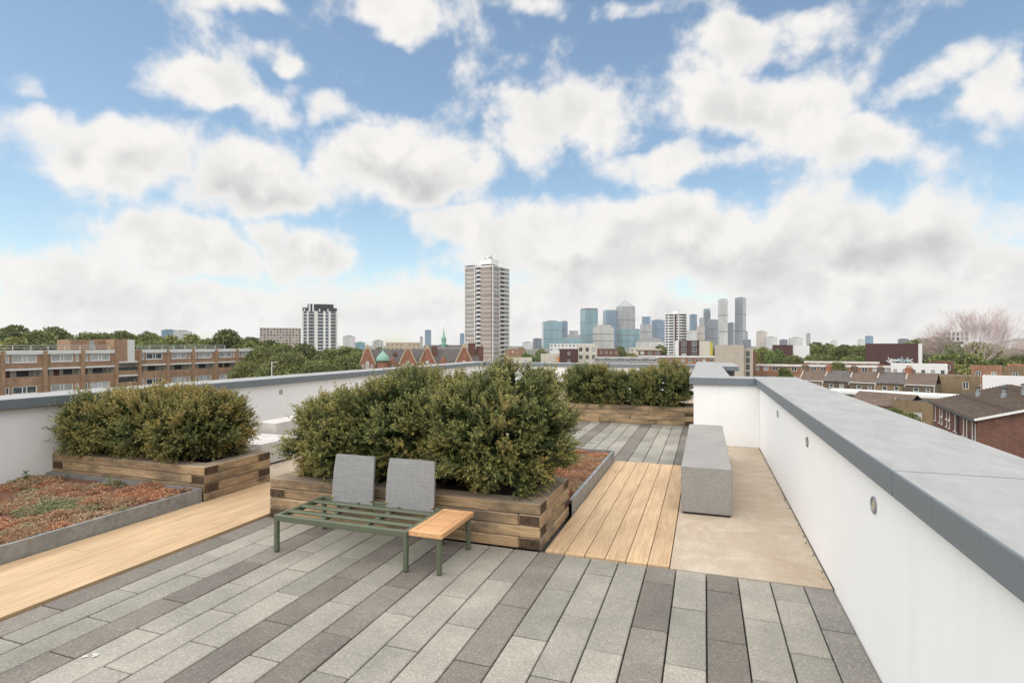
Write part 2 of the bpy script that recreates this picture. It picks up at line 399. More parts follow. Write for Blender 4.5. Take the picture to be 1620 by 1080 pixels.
        b.inputs['Brick Width'].default_value = w; b.inputs['Row Height'].default_value = h; b.inputs['Mortar Size'].default_value = ms; b.inputs['Bias'].default_value = 0
        col = t.mix(1.0, b.outputs[0], t.ramp(t.noise(t.vec('obj', (1, 1, .25)), .03, 3, .6), [(.35, .8), (.65, 1.2)]), 'MULTIPLY')
        t.done(col, rough, metal, .6)
    curtain('glass_teal', (.085, .20, .245), (.12, .25, .29), (.22, .33, .36))
    curtain('glass_blue', (.065, .145, .235), (.10, .19, .29), (.20, .28, .35))
    curtain('glass_dark', (.055, .075, .095), (.08, .10, .125), (.15, .17, .19))
    curtain('steel_grid', (.22, .23, .235), (.28, .285, .29), (.38, .375, .365), 3.2, 4, .8, .4, .3)
    curtain('frame_grid', (.13, .13, .125), (.22, .215, .2), (.44, .42, .39), 6, 4.2, 1.2, .8)
    curtain('pale_grid', (.25, .25, .25), (.33, .33, .33), (.50, .49, .48), 3.4, 3.2, .9, .6)
    curtain('beige_grid', (.22, .19, .165), (.28, .24, .2), (.47, .41, .35), 3.6, 3.0, 1.0, .8)
    curtain('blue_bands', (.07, .09, .115), (.10, .12, .15), (.23, .25, .27), 4.0, 6.0, .7, .3)


build_materials()
M = MATS


# ------------------------------------------------------------------ mesh helpers
class MB:
    def __init__(s): s.v = []; s.f = []; s.m = []

    def face(s, pts, mi=0):
        i = len(s.v); s.v += [tuple(p) for p in pts]; s.f.append(tuple(range(i, i + len(pts)))); s.m.append(mi)

    def box(s, x0, x1, y0, y1, z0, z1, mi=0, top=None, ends=None):
        i = len(s.v)
        s.v += [(x0, y0, z0), (x1, y0, z0), (x1, y1, z0), (x0, y1, z0), (x0, y0, z1), (x1, y0, z1), (x1, y1, z1), (x0, y1, z1)]
        s.f += [(i + 3, i + 2, i + 1, i), (i + 4, i + 5, i + 6, i + 7), (i, i + 1, i + 5, i + 4), (i + 2, i + 3, i + 7, i + 6), (i + 1, i + 2, i + 6, i + 5), (i + 3, i, i + 4, i + 7)]
        s.m += [mi, mi if top is None else top, mi, mi, mi if ends is None else ends, mi if ends is None else ends]
        return s

    def prism(s, poly, y0, y1, mi=0):
        """polygon in xz (counter-clockwise seen from -y) pushed along y"""
        n = len(poly); i = len(s.v)
        s.v += [(x, y0, z) for x, z in poly] + [(x, y1, z) for x, z in poly]
        s.f.append(tuple(range(i, i + n))); s.m.append(mi)
        s.f.append(tuple(range(i + 2 * n - 1, i + n - 1, -1))); s.m.append(mi)
        for k in range(n):
            a, b = i + k, i + (k + 1) % n
            s.f.append((b, a, a + n, b + n)); s.m.append(mi)
        return s

    def lathe(s, c, prof, n=16, mi=0):
        i = len(s.v); k = len(prof)
        for (r, z) in prof:
            for a in range(n): s.v.append((c[0] + r * math.cos(2 * PI * a / n), c[1] + r * math.sin(2 * PI * a / n), c[2] + z))
        for j in range(k - 1):
            for a in range(n):
                b = (a + 1) % n
                s.f.append((i + j * n + a, i + j * n + b, i + (j + 1) * n + b, i + (j + 1) * n + a)); s.m.append(mi)
        s.f.append(tuple(i + (k - 1) * n + a for a in range(n))); s.m.append(mi)
        s.f.append(tuple(i + n - 1 - a for a in range(n))); s.m.append(mi)
        return s

    def bar(s, p, q, r0, r1=None, n=6, mi=0):
        r1 = r0 if r1 is None else r1
        p, q = Vector(p), Vector(q); d = (q - p).normalized()
        a = d.orthogonal().normalized(); b = d.cross(a); i = len(s.v)
        for (c, r) in ((p, r0), (q, r1)):
            for k in range(n):
                t = 2 * PI * k / n; s.v.append(tuple(c + a * (r * math.cos(t)) + b * (r * math.sin(t))))
        for k in range(n):
            l = (k + 1) % n; s.f.append((i + k, i + l, i + n + l, i + n + k)); s.m.append(mi)
        s.f.append(tuple(i + n - 1 - k for k in range(n))); s.m.append(mi)
        s.f.append(tuple(i + n + k for k in range(n))); s.m.append(mi)
        return s

    def mesh(s, name, mats, bevel=0, smooth=False, seg=1):
        me = bpy.data.meshes.new(name); me.from_pydata(s.v, [], s.f)
        for m in (mats if isinstance(mats, (list, tuple)) else [mats]): me.materials.append(M[m])
        me.polygons.foreach_set('material_index', s.m)
        if bevel:
            bm = bmesh.new(); bm.from_mesh(me)
            bmesh.ops.bevel(bm, geom=list(bm.edges), offset=bevel, segments=seg, profile=.5, affect='EDGES', clamp_overlap=True)
            bm.to_mesh(me); bm.free()
        if smooth: me.polygons.foreach_set('use_smooth', [True] * len(me.polygons))
        me.update(); return me

    def build(s, name, mats, parent=None, loc=(0, 0, 0), rz=0, bevel=0, smooth=False, seg=1):
        return link(name, s.mesh(name, mats, bevel, smooth, seg), parent, loc, rz)


def link(name, me, parent=None, loc=(0, 0, 0), rz=0):
    o = bpy.data.objects.new(name, me); COL.objects.link(o); o.parent = parent; o.location = loc; o.rotation_euler = (0, 0, rz); return o


def tag(o, label, cat, group=None):
    o['label'] = label; o['category'] = cat
    if group: o['group'] = group
    return o


def thing(name, label, cat, loc=(0, 0, 0), rz=0, group=None):
    return tag(link(name, None, None, loc, rz), label, cat, group)


def struct(o): o['kind'] = 'structure'; return o


def stuff(o): o['kind'] = 'stuff'; return o


def copy_tree(o, parent=None):
    c = o.copy(); COL.objects.link(c); c.parent = parent
    for ch in list(o.children): copy_tree(ch, c)
    return c


CT, ST = math.cos(TH), math.sin(TH)
GZ = -14.0


def at(u, d):
    """ground position d metres out along the view axis on the bearing of column u"""
    r = (u - 810) * d / 870
    return r * CT - d * ST, d * CT + r * ST


def zat(v, d): return EYE - (v - 545) / 870 * d


def facing(x, y): return -math.atan2(x, y)


#STRUCT
# ------------------------------------------------------------------ the ground and the terrace
b = MB(); b.face([(-6000, -6000, 0), (6000, -6000, 0), (6000, 6000, 0), (-6000, 6000, 0)])
struct(b.build('ground', 'ground_city', None, (0, 0, GZ)))

XL, XR = -7.10, .80                      # inner faces of the long parapets
YD = 4.09                                # where paving meets decking and planters
# the building that carries the terrace
b = MB(); b.box(-7.5, 1.30, -4.0, 9.84, GZ + .004, -.10); b.box(-7.5, .72, 9.84, 17.82, GZ + .004, -.10)
struct(b.build('building_slab', 'grey_wall'))
b = MB(); b.box(.34, .70, 14.8, 17.80, -.10, .94)
roofblock = tag(b.build('roof_upstand', ['charcoal']), 'dark clad roof upstand outside the far corner of the white parapet', 'upstand')
b = MB(); b.box(.30, .80, 14.77, 17.90, .942, 1.055, 0, 1); b.build('coping', ['coping_metal', 'coping_lit_weathered'], roofblock, bevel=.006)
# pale resin floor of the terrace, around the paving
b = MB()
b.box(-.236, XR, YD, 9.33, -.096, 0)
b.box(-7.10, -.17, 11.36, 17.3, -.096, -.002)
b.box(-7.10, -3.9, 5.12, 11.36, -.096, -.002)
struct(b.build('terrace_floor', 'resin_floor'))
b = MB(); b.box(XL, XR, -4.0, -.62, -.096, -.004); struct(b.build('terrace_rear_floor', 'concrete_slab'))

# paving: every paver a piece of its own on a dark bed
SW, PL = .203, .635
DARK = {0, -2, -6, -10, -12, -16, -19, -22, -26, -30}
MIDS = {3, -20}


def paving(name, x0, x1, y0, y1, ref):
    bed = MB(); bed.box(x0, x1, y0, y1, -.094, -.045)
    base = struct(bed.build(name, 'joint'))
    cache = {}
    i0 = math.floor((x0 - .01) / SW) - 1; i1 = math.ceil((x1 - .01) / SW) + 1
    for i in range(i0, i1):
        a, c = max(x0, .01 + i * SW), min(x1, .01 + (i + 1) * SW)
        if c - a < .05: continue
        off = ref if i % 2 == 0 else ref - .315
        k0 = math.floor((y0 - off) / PL) - 1
        for k in range(k0, k0 + int((y1 - y0) / PL) + 4):
            p, q = max(y0, off + k * PL), min(y1, off + (k + 1) * PL)
            if q - p < .04: continue
            w, l = round(c - a - .008, 3), round(q - p - .0095, 3)
            mt = 'paver_dark' if i in DARK else 'paver_mid' if i in MIDS else 'paver_light'
            key = (w, l, mt)
            if key not in cache:
                m = MB(); m.box(-w / 2, w / 2, -l / 2, l / 2, -.045, 0); cache[key] = m.mesh('paver', mt, bevel=.004)
            o = link('paver', cache[key], base, ((a + c) / 2, (p + q) / 2, rnd.uniform(-.0025, .001)))
            o.rotation_euler = (rnd.uniform(-.0015, .0015), rnd.uniform(-.004, .004), rnd.uniform(-.003, .003))
    return base


paving('paving', -3.868, XR - .006, -.62, YD - .004, 3.82)
paving('far_paving', -3.9, -.176, 7.585, 11.355, 3.82)


def decking(name, x0, x1, y0, y1, n, joints):
    bed = MB(); bed.box(x0, x1, y0, y1, -.094, -.06)
    base = struct(bed.build(name, 'joint'))
    w = (x1 - x0) / n
    for i in range(n):
        ys = [y0] + joints.get(i, []) + [y1]
        for p, q in zip(ys[:-1], ys[1:]):
            m = MB(); l = q - p - .004; gp = .0025 if name == 'decking' else .0008; m.box(-w / 2 + gp, w / 2 - gp, -l / 2, l / 2, -.06, .012)
            o = m.build('board', 'deck_wood', base, (x0 + (i + .5) * w, (p + q) / 2, rnd.uniform(-.001, .001)), bevel=.003 if name == 'decking' else .0015)
            # stainless screws in pairs
            if name == 'decking':
                s = MB()
                for yy in np.arange(-l / 2 + .06, l / 2, .55):
                    for xx in (-w / 2 + .025, w / 2 - .025): s.lathe((xx, yy, .0125), [(.0045, -.002), (.0045, .0006)], 6)
                s.build('screw', 'charcoal', o)
    return base


decking('decking', -1.165, -.24, YD + .002, 7.58, 6, {})
decking('side_decking', -4.795, -3.874, -.62, 5.10, 6, {0: [1.2], 1: [2.9], 2: [.6], 3: [2.2], 4: [3.4], 5: [1.6]})

# ------------------------------------------------------------------ parapets with metal coping


def parapet(label, wall, copings, cat='wall'):
    x0, x1, y0, y1, zt = wall
    r = thing('parapet_wall', label, cat)
    m = MB(); m.box(x0, x1, y0, y1, -.098, zt); m.build('wall_face', 'white_render', r)
    for (a, c, p, q) in copings:
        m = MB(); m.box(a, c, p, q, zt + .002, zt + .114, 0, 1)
        m.build('coping', ['coping_metal', 'coping_lit_weathered'], r, bevel=.007, seg=2)
    return r


g = .003
right = parapet('long white rendered parapet with wide grey coping along the right side', (XR, 1.32, -4.0, 9.86, .960),
                [(.74, 1.40, -4.0, 2.70 - g), (.74, 1.40, 2.70, 9.90)])
ret = parapet('short white parapet return facing the camera behind the granite bench', (-.17, XR - .001, 9.33, 9.86, .960), [(-.235, .737, 9.275, 9.90)])
away = parapet('white parapet with pale coping running back beside the far planter', (-.17, .33, 9.861, 17.29, .958), [(-.233, .40, 9.904, 14.765), (-.233, .297, 14.769, 17.9)])
far = parapet('distant white parapet wall closing the far end of the terrace', (-7.5, .33, 17.30, 17.82, .888), [(-7.0, -3.6, 17.24, 17.9), (-3.597, -.236, 17.24, 17.9)])
ys = [-4.0, 1.3, 4.25, 7.2, 10.15, 13.1, 17.9]
left = parapet('long white rendered parapet with blue grey coping along the left side', (-7.57, XL, -4.0, 17.29, .900),
               [(-7.67, -7.04, ys[i], ys[i + 1] - g) for i in range(6)])
# recessed round wall lights


def wall_light(parent, x, y, z, face):
    o = link('wall_light', None, parent, (x, y, z)); o.rotation_euler = (0, R(90) * face, 0)
    ring = MB(); ring.lathe((0, 0, 0), [(.043, -.02), (.043, .006), (.039, .009), (.034, .009), (.031, .003), (.031, -.02)], 24)
    ring.build('rim', 'galvanised_steel', o, smooth=False)
    l = MB(); l.lathe((0, 0, 0), [(.031, -.018), (.030, .002), (.02, .004)], 24); l.build('lens', 'stone_trim', o)


for y in (3.19, 5.08, 7.03): wall_light(right, XR - .001, y, .80, -1)
wall_light(left, XL + .001, 7.85, .76, 1)
# lichen-white dropping on the coping
m = MB(); m.lathe((0, 0, 0), [(.016, 0), (.014, .0015)], 10); o = m.build('bird_dropping', 'white_paint', right, (1.02, 2.05, 1.0745)); o.scale = (1.3, .6, 1)
# thin dark movement joint where the right wall meets the floor
m = MB(); m.box(XR - .008, XR - .001, YD, 9.32, -.02, .004); struct(m.build('floor_joint', 'joint'))
m = MB()
for k in range(60):
    y = rnd.uniform(4.2, 9.2); m.lathe((XR - .012 - rnd.random() * .02, y, 0), [(.003 + .006 * rnd.random(), 0), (.002, .004)], 5)
for k in range(30):
    x = rnd.uniform(-.1, .78); m.lathe((x, 9.31 - rnd.random() * .025, 0), [(.003 + .006 * rnd.random(), 0), (.002, .004)], 5)
stuff(tag(m.build('leaf_litter', 'soil'), 'crumbs of dark debris gathered along the foot of the right parapet', 'debris'))
# bird splash on the paving
m = MB()
for k in range(7):
    a = rnd.random() * 2 * PI; q = abs(rnd.gauss(0, .02)); m.lathe((q * 2.2 * math.cos(a), q * math.sin(a), 0), [(.004 + .014 * rnd.random(), 0), (.002, .001)], 8)
sx = -2.98; o = m.build('bird_splash', 'stone_pale', None, (sx, 1.97, .003), .5); stuff(tag(o, 'white bird splash on a dark paver near the bottom left', 'stain'))

# ------------------------------------------------------------------ timber planters


def planter(label, x0, x1, y0, y1, loc_splits=None, courses=4, h=.09, w=.18):
    r = thing('timber_planter', label, 'planter', ((x0 + x1) / 2, (y0 + y1) / 2, 0))
    hx, hy = (x1 - x0) / 2, (y1 - y0) / 2

    def sleeper(cx, cy, z, length, rz):
        m = MB(); l = length - .004
        m.box(-l / 2, l / 2, -w / 2, w / 2, .0015, h - .0015, 0, None, 1)
        # rough-sawn: bend the long edges a little
        o = link('sleeper', m.mesh('sleeper', ['sleeper_wood', 'end_grain'], bevel=.007), r, (cx + rnd.uniform(-.003, .003), cy + rnd.uniform(-.004, .004), z), rz + rnd.uniform(-.002, .002))
    for c in range(courses):
        z = c * h
        front_through = (courses - 1 - c) % 2 == 0
        e = hx if front_through else hx - w
        for sy in (-1, 1):
            cuts = [-e] + ([x for x in loc_splits[c]] if loc_splits and sy < 0 else []) + [e]
            for a, q in zip(cuts[:-1], cuts[1:]): sleeper((a + q) / 2, sy * (hy - w / 2), z, q - a, 0)
        e2 = hy - w if front_through else hy
        for sx in (-1, 1): sleeper(sx * (hx - w / 2), 0, z, 2 * e2, PI / 2)
    # soil heaped inside
    n = 18; m = MB(); zz = courses * h - .07
    P = [[(-hx + w + (2 * hx - 2 * w) * i / n, -hy + w + (2 * hy - 2 * w) * j / 6, zz + .025 * mnoise.noise((i * .6, j * .6, x0))) for j in range(7)] for i in range(n + 1)]
    for i in range(n):
        for j in range(6): m.face([P[i][j], P[i + 1][j], P[i + 1][j + 1], P[i][j + 1]])
    m.build('soil', 'soil', r)
    return r


planter('sleeper planter at centre, behind the green sofa frame', -3.83, -1.20, 4.095, 5.03)
planter('sleeper planter at left, against the white wall', -7.09, -4.78, 4.22, 5.12)
planter('distant sleeper planter beyond the far paving', -2.84, -.20, 11.36, 12.30,
        {0: [-.55, .6], 1: [-.9, .1], 2: [-.15, .45], 3: [-.1]})


# ------------------------------------------------------------------ steel-edged sedum beds
def np_mesh(name, V, F, tint, mats):
    """quads from numpy arrays with one stored colour per face"""
    me = bpy.data.meshes.new(name)
    me.vertices.add(len(V)); me.vertices.foreach_set('co', np.ascontiguousarray(V, dtype=np.float32).ravel())
    k = F.shape[1]
    me.loops.add(F.size); me.loops.foreach_set('vertex_index', np.ascontiguousarray(F, dtype=np.int32).ravel())
    me.polygons.add(len(F)); me.polygons.foreach_set('loop_start', np.arange(0, F.size, k, dtype=np.int32))
    me.update(calc_edges=True)
    a = me.attributes.new('tint', 'FLOAT_COLOR', 'FACE')
    c = np.ones((len(F), 4), dtype=np.float32); c[:, :3] = tint; a.data.foreach_set('color', c.ravel())
    me.materials.append(M[mats]); me.update(); return me


def leaf_quads(P, D, Nrm, length, width):
    """diamond leaves: base P, along D, flat normal Nrm"""
    side = np.cross(D, Nrm); side /= np.linalg.norm(side, axis=1, keepdims=True) + 1e-9
    L = length[:, None]; W = width[:, None]
    up = np.cross(side, D)
    V = np.stack([P, P + D * L * .5 + side * W * .5 + up * W * .12, P + D * L, P + D * L * .5 - side * W * .5 + up * W * .12], 1)
    n = len(P); F = np.arange(n * 4).reshape(n, 4)
    return V.reshape(-1, 3), F


def unit(a): return a / (np.linalg.norm(a, axis=1, keepdims=True) + 1e-9)


def fnoise(P, s, off=0.0):
    return np.array([mnoise.fractal((p[0] * s + off, p[1] * s - off, p[2] * s), 1.0, 2.0, 3) for p in P])


def sedum_bed(label, x0, x1, y0, y1, zt, edges, reds, clumps_n, seams=()):
    r = thing('sedum_bed', label, 'planting bed')
    t = .006
    for (side, h) in edges:
        if side == 'E': spans = list(zip([y0] + list(seams), list(seams) + [y1]))
        else: spans = [(x0, x1)]
        for a, q in spans:
            m = MB()
            if side == 'E': m.box(x1 - t, x1, a, q - .003, -.02, h); m.box(x1 - .03, x1, a, q - .003, h, h + .003)
            if side == 'N': m.box(a, q - t - .001, y1 - t, y1, -.02, h)
            if side == 'S': m.box(a, q - t - .001, y0, y0 + t, -.02, h)
            m.build('steel_edging', 'galvanised_steel', r)
        if side == 'E':
            for s in seams:
                m = MB(); m.box(x1, x1 + .004, s - .02, s + .02, -.02, h - .004); m.build('splice_plate', 'galvanised_steel', r)
    nx, ny = int((x1 - x0) / .05), int((y1 - y0) / .05); m = MB()

    def hz(x, y): return zt - .03 + .022 * mnoise.fractal((x * 3.1, y * 3.1, 1), 1, 2, 4)
    G = [[(x0 + t + (x1 - x0 - 2 * t) * i / nx, y0 + t + (y1 - y0 - 2 * t) * j / ny) for j in range(ny + 1)] for i in range(nx + 1)]
    m.v = [(x, y, hz(x, y)) for row in G for (x, y) in row]
    for i in range(nx):
        for j in range(ny):
            a = i * (ny + 1) + j; m.f.append((a, a + ny + 1, a + ny + 2, a + 1)); m.m.append(0)
    m.build('soil', 'sedum_soil', r, smooth=True)
    # cushions of sedum: rosettes of tiny leaves in drifts of rust, brown and green
    nm = int((x1 - x0) * (y1 - y0) * 42); k = 26
    mx, my, mr = rng.uniform(x0 + .05, x1 - .05, nm), rng.uniform(y0 + .05, y1 - .05, nm), rng.uniform(.04, .17, nm)
    which = rng.choice(nm, clumps_n, p=mr ** 2 / (mr ** 2).sum()); ca, cr = rng.uniform(0, 2 * PI, clumps_n), np.sqrt(rng.random(clumps_n))
    cx, cy = mx[which] + mr[which] * cr * np.cos(ca), my[which] + mr[which] * cr * np.sin(ca)
    rise = (1 - cr ** 2) * mr[which] * rng.uniform(.10, .26, nm)[which]
    keep = (cx > x0 + .03) & (cx < x1 - .03) & (cy > y0 + .03) & (cy < y1 - .03); cx, cy, rise, which = cx[keep], cy[keep], rise[keep], which[keep]; n = len(cx)
    rad = rng.uniform(.016, .042, n)
    mh = np.array([mnoise.fractal((x * 1.4 + 3, y * 1.4, 2), 1, 2, 3) for x, y in zip(mx, my)]) + rng.normal(0, .20, nm)
    hue = mh[which] + rng.normal(0, .07, n)
    pal = np.array([(.40, .205, .115), (.36, .195, .115), (.33, .21, .13), (.34, .27, .17), (.25, .235, .13), (.19, .205, .11)])
    q = np.clip((hue + .48) / 1.0 * 5 + (0 if not reds else -1.6), 0, 4.999)
    base = pal[q.astype(int)] * (1 - (q % 1))[:, None] + pal[q.astype(int) + 1] * (q % 1)[:, None]
    a = rng.uniform(0, 2 * PI, (n, k)); e = np.arccos(rng.uniform(.05, 1, (n, k)))
    D = np.stack([np.sin(e) * np.cos(a), np.sin(e) * np.sin(a), np.cos(e)], -1)
    C = np.stack([cx, cy, [hz(x, y) - .004 + e_ for x, y, e_ in zip(cx, cy, rise)]], -1)
    P = C[:, None] + D * rad[:, None, None] * np.array([1, 1, .62]) * rng.uniform(.65, 1.0, (n, k, 1))
    P = P.reshape(-1, 3); D2 = unit(D.reshape(-1, 3) + rng.normal(0, .45, (n * k, 3)))
    V, F = leaf_quads(P, D2, unit(rng.normal(0, 1, (n * k, 3))), rng.uniform(.012, .026, n * k), rng.uniform(.007, .013, n * k))
    tint = np.repeat(base, k, 0) * rng.uniform(.8, 1.65, (n * k, 1))
    stuff(link('sedum', np_mesh('sedum', V, F, tint, 'sedum_leaf'), r))
    return r


sedum_bed('rust and green sedum bed in galvanised edging at bottom left', XL + .003, -4.80, -.6, 4.215, .14, [('E', .14)], False, 15000, (2.35,))
sedum_bed('small red sedum bed in steel edging behind the centre planter', -3.83, -1.168, 5.035, 7.58, .14, [('E', .15), ('N', .15)], True, 5200)
# grey capping strip along the foot of the left planter
m = MB(); m.box(XL + .01, -4.81, 4.16, 4.212, .05, .15); tag(m.build('steel_upstand', 'galvanised_steel'), 'narrow grey steel strip between the sedum and the left planter', 'edging')

# ------------------------------------------------------------------ granite and concrete benches


def bench(label, mat, blocks, cat='bench'):
    r = thing('stone_bench', label, cat)
    for (x0, x1, y0, y1, z0, z1) in blocks:
        m = MB(); m.box(x0, x1, y0, y1, z0, z1); m.build('block', mat, r, bevel=.008, seg=2)
    x0, x1, y0, y1 = min(b[0] for b in blocks), max(b[1] for b in blocks), min(b[2] for b in blocks), max(b[3] for b in blocks)
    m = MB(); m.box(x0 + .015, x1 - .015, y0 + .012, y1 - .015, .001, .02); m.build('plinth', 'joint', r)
    return r


bench('grey granite block bench at right, between the boardwalk and the white parapet', 'granite', [(-.212, .235, 5.46, 6.935, .018, .45), (-.212, .235, 6.943, 8.38, .018, .45)])
bench('pale concrete bench standing by the left wall behind the bushes', 'pale_concrete', [(-6.30, -5.92, 6.46, 8.9, .02, .45)])
bench('low pale concrete block just behind the left planter', 'pale_concrete', [(-6.55, -5.46, 5.68, 6.40, .02, .30)])
bench('low grey concrete bench along the foot of the far parapet', 'pale_concrete', [(-6.9, -4.9, 16.9, 17.295, .02, .36), (-4.897, -2.9, 16.9, 17.295, .02, .36)])

# ------------------------------------------------------------------ sofa frame with attached teak side table
sofa = thing('sofa_frame', 'green metal slatted sofa frame with two grey sling backs and teak end table', 'sofa', (-2.56, 3.70, 0))
sx0, sx1, sy0, sy1, zt = -.585, .585, -.30, .295, .288
T = .035
for (n, bx) in (('front_rail', (sx0, sx1, sy0, sy0 + T, zt - .047, zt)), ('back_rail', (sx0, sx1, sy1 - T, sy1, zt - .047, zt)),
                ('end_rail', (sx0, sx0 + T, sy0 + T, sy1 - T, zt - .045, zt - .001)), ('end_rail', (sx1 - T, sx1, sy0 + T, sy1 - T, zt - .045, zt - .001))):
    m = MB(); m.box(*bx); m.build(n, 'green_metal', sofa, bevel=.006, seg=2)
for (x, y) in ((sx0, sy0), (sx1 - T, sy0), (sx0, sy1 - T), (sx1 - T, sy1 - T)):
    m = MB(); m.box(x + .001, x + T - .001, y + .001, y + T - .001, .004, zt - .046); m.build('leg', 'green_metal', sofa, bevel=.006, seg=2)
    m = MB(); m.lathe((x + T / 2, y + T / 2, 0), [(.014, 0), (.015, .006)], 10); m.build('foot', 'black_metal', sofa)
for y in (-.155, -.01, .135):
    m = MB(); m.box(sx0 + T, sx1 - T, y - .027, y + .027, zt - .016, zt - .002); m.build('slat', 'green_metal', sofa, bevel=.004)
for x in (-.20, .19):
    m = MB(); m.box(x - .018, x + .018, sy0 + T, sy1 - T, zt - .042, zt - .0165); m.build('cross_bar', 'green_metal', sofa, bevel=.004)
for k, (xa, xb) in enumerate(((-.465, -.06), (.065, .51))):
    # a sling panel: leans back and curves a little
    m = MB(); n = 12; H = .395
    rows = []
    for i in range(n + 1):
        s = i / n; z = zt - .03 + s * H; yy = sy1 - .035 + .015 * s + .03 * s ** 2
        ins = .012 * (s ** 3)
        rows.append((xa + ins, xb - ins, yy, z))
    for i in range(n):
        a, c = rows[i], rows[i + 1]
        for o, fl in ((-.011, 1), (.011, 0)):
            q = [(a[0], a[2] + o, a[3]), (a[1], a[2] + o, a[3]), (c[1], c[2] + o, c[3]), (c[0], c[2] + o, c[3])]
            m.face(q if fl else q[::-1])
        m.face([(a[0], a[2] - .011, a[3]), (c[0], c[2] - .011, c[3]), (c[0], c[2] + .011, c[3]), (a[0], a[2] + .011, a[3])])
        m.face([(a[1], a[2] + .011, a[3]), (c[1], c[2] + .011, c[3]), (c[1], c[2] - .011, c[3]), (a[1], a[2] - .011, a[3])])
    c = rows[-1]; m.face([(c[0], c[2] - .011, c[3]), (c[1], c[2] - .011, c[3]), (c[1], c[2] + .011, c[3]), (c[0], c[2] + .011, c[3])])
    p = m.build('sling_back', 'sling_fabric', sofa)
    for x in (xa + .01, xb - .01):
        q = MB(); q.lathe((x, sy1 - .047, zt - .002), [(.009, 0), (.009, .012), (.005, .016)], 8); q.build('bolt', 'brass', p)
    for x in (xa + .03, xb - .055):
        q = MB(); q.box(x, x + .025, sy1 - .02, sy1 - .003, zt - .12, zt - .06); q.build('bracket', 'green_metal', p)
# table end
tx0, tx1, ty0, ty1, tz = sx1 + .004, sx1 + .265, -.285, .275, .292
tab = link('table_top', None, sofa, ((tx0 + tx1) / 2, 0, 0))
wx = (tx1 - tx0) / 2
for (nm, bx) in (('frame', (-wx, wx, ty0, ty0 + .045)), ('frame', (-wx, wx, ty1 - .045, ty1)), ('frame', (-wx, -wx + .04, ty0 + .046, ty1 - .046)), ('frame', (wx - .04, wx, ty0 + .046, ty1 - .046))):
    m = MB(); m.box(*bx, tz - .036, tz); m.build(nm, 'teak', tab, bevel=.004, seg=2)
ns = 9; span = (ty1 - ty0 - .096) / ns
for i in range(ns):
    y = ty0 + .048 + i * span
    m = MB(); l = 2 * wx - .086; hw = span / 2 - .0045; m.box(-hw, hw, -l / 2, l / 2, -.010, 0); m.build('slat', 'teak', tab, (0, y + span / 2, tz - .001), PI / 2, bevel=.002)
m = MB(); m.box(-wx + .03, wx - .03, ty0 + .04, ty1 - .04, tz - .030, tz - .018); m.build('backing', 'black_metal', tab)
for y in (ty0 + .03, ty1 - .03):
    m = MB(); m.lathe((0, 0, 0), [(.019, .003), (.020, .01), (.020, tz - .037)], 18); m.build('leg', 'green_metal', sofa, (tx1 - .035, y, 0), smooth=False)
m = MB(); m.box(tx0 + .02, tx1 - .05, -.02, .02, tz - .055, tz - .037); m.build('table_bracket', 'green_metal', sofa)

# ------------------------------------------------------------------ folding bistro set far back
bx, by = -4.33, 14.35
t = thing('bistro_table', 'small dark folding bistro table half hidden behind the centre bush', 'table', (bx, by, 0))
m = MB(); m.lathe((0, 0, .70), [(.29, 0), (.30, .006), (.30, .02), (.29, .024)], 28); m.build('table_top', 'black_metal', t)
for s in (-1, 1):
    for k in (-1, 1): m = MB(); m.bar((.2 * s, .2 * k, 0), (-.2 * s, .2 * k, .70), .011); m.build('leg', 'black_metal', t)
ch = thing('bistro_chair', 'dark metal folding chair with slatted back beside the far parapet', 'chair', (bx + .62, by + .12, 0), R(-78))
for s in (-.19, .19):
    m = MB(); m.bar((s, -.24, 0), (s, .12, .46), .011); m.bar((s, .12, .46), (s, .27, .84), .011); m.build('back_leg', 'black_metal', ch)
    m = MB(); m.bar((s * .9, .22, 0), (s * .9, -.2, .45), .011); m.build('front_leg', 'black_metal', ch)
for i in range(6):
    m = MB(); m.box(-.19, .19, -.2 + i * .066, -.152 + i * .066, .45, .464); m.build('seat_slat', 'black_metal', ch)
for z, y in ((.66, .205), (.79, .255)):
    m = MB(); m.box(-.19, .19, y - .008, y + .006, z - .03, z + .03); m.build('back_slat', 'black_metal', ch)

# ------------------------------------------------------------------ box shrubs


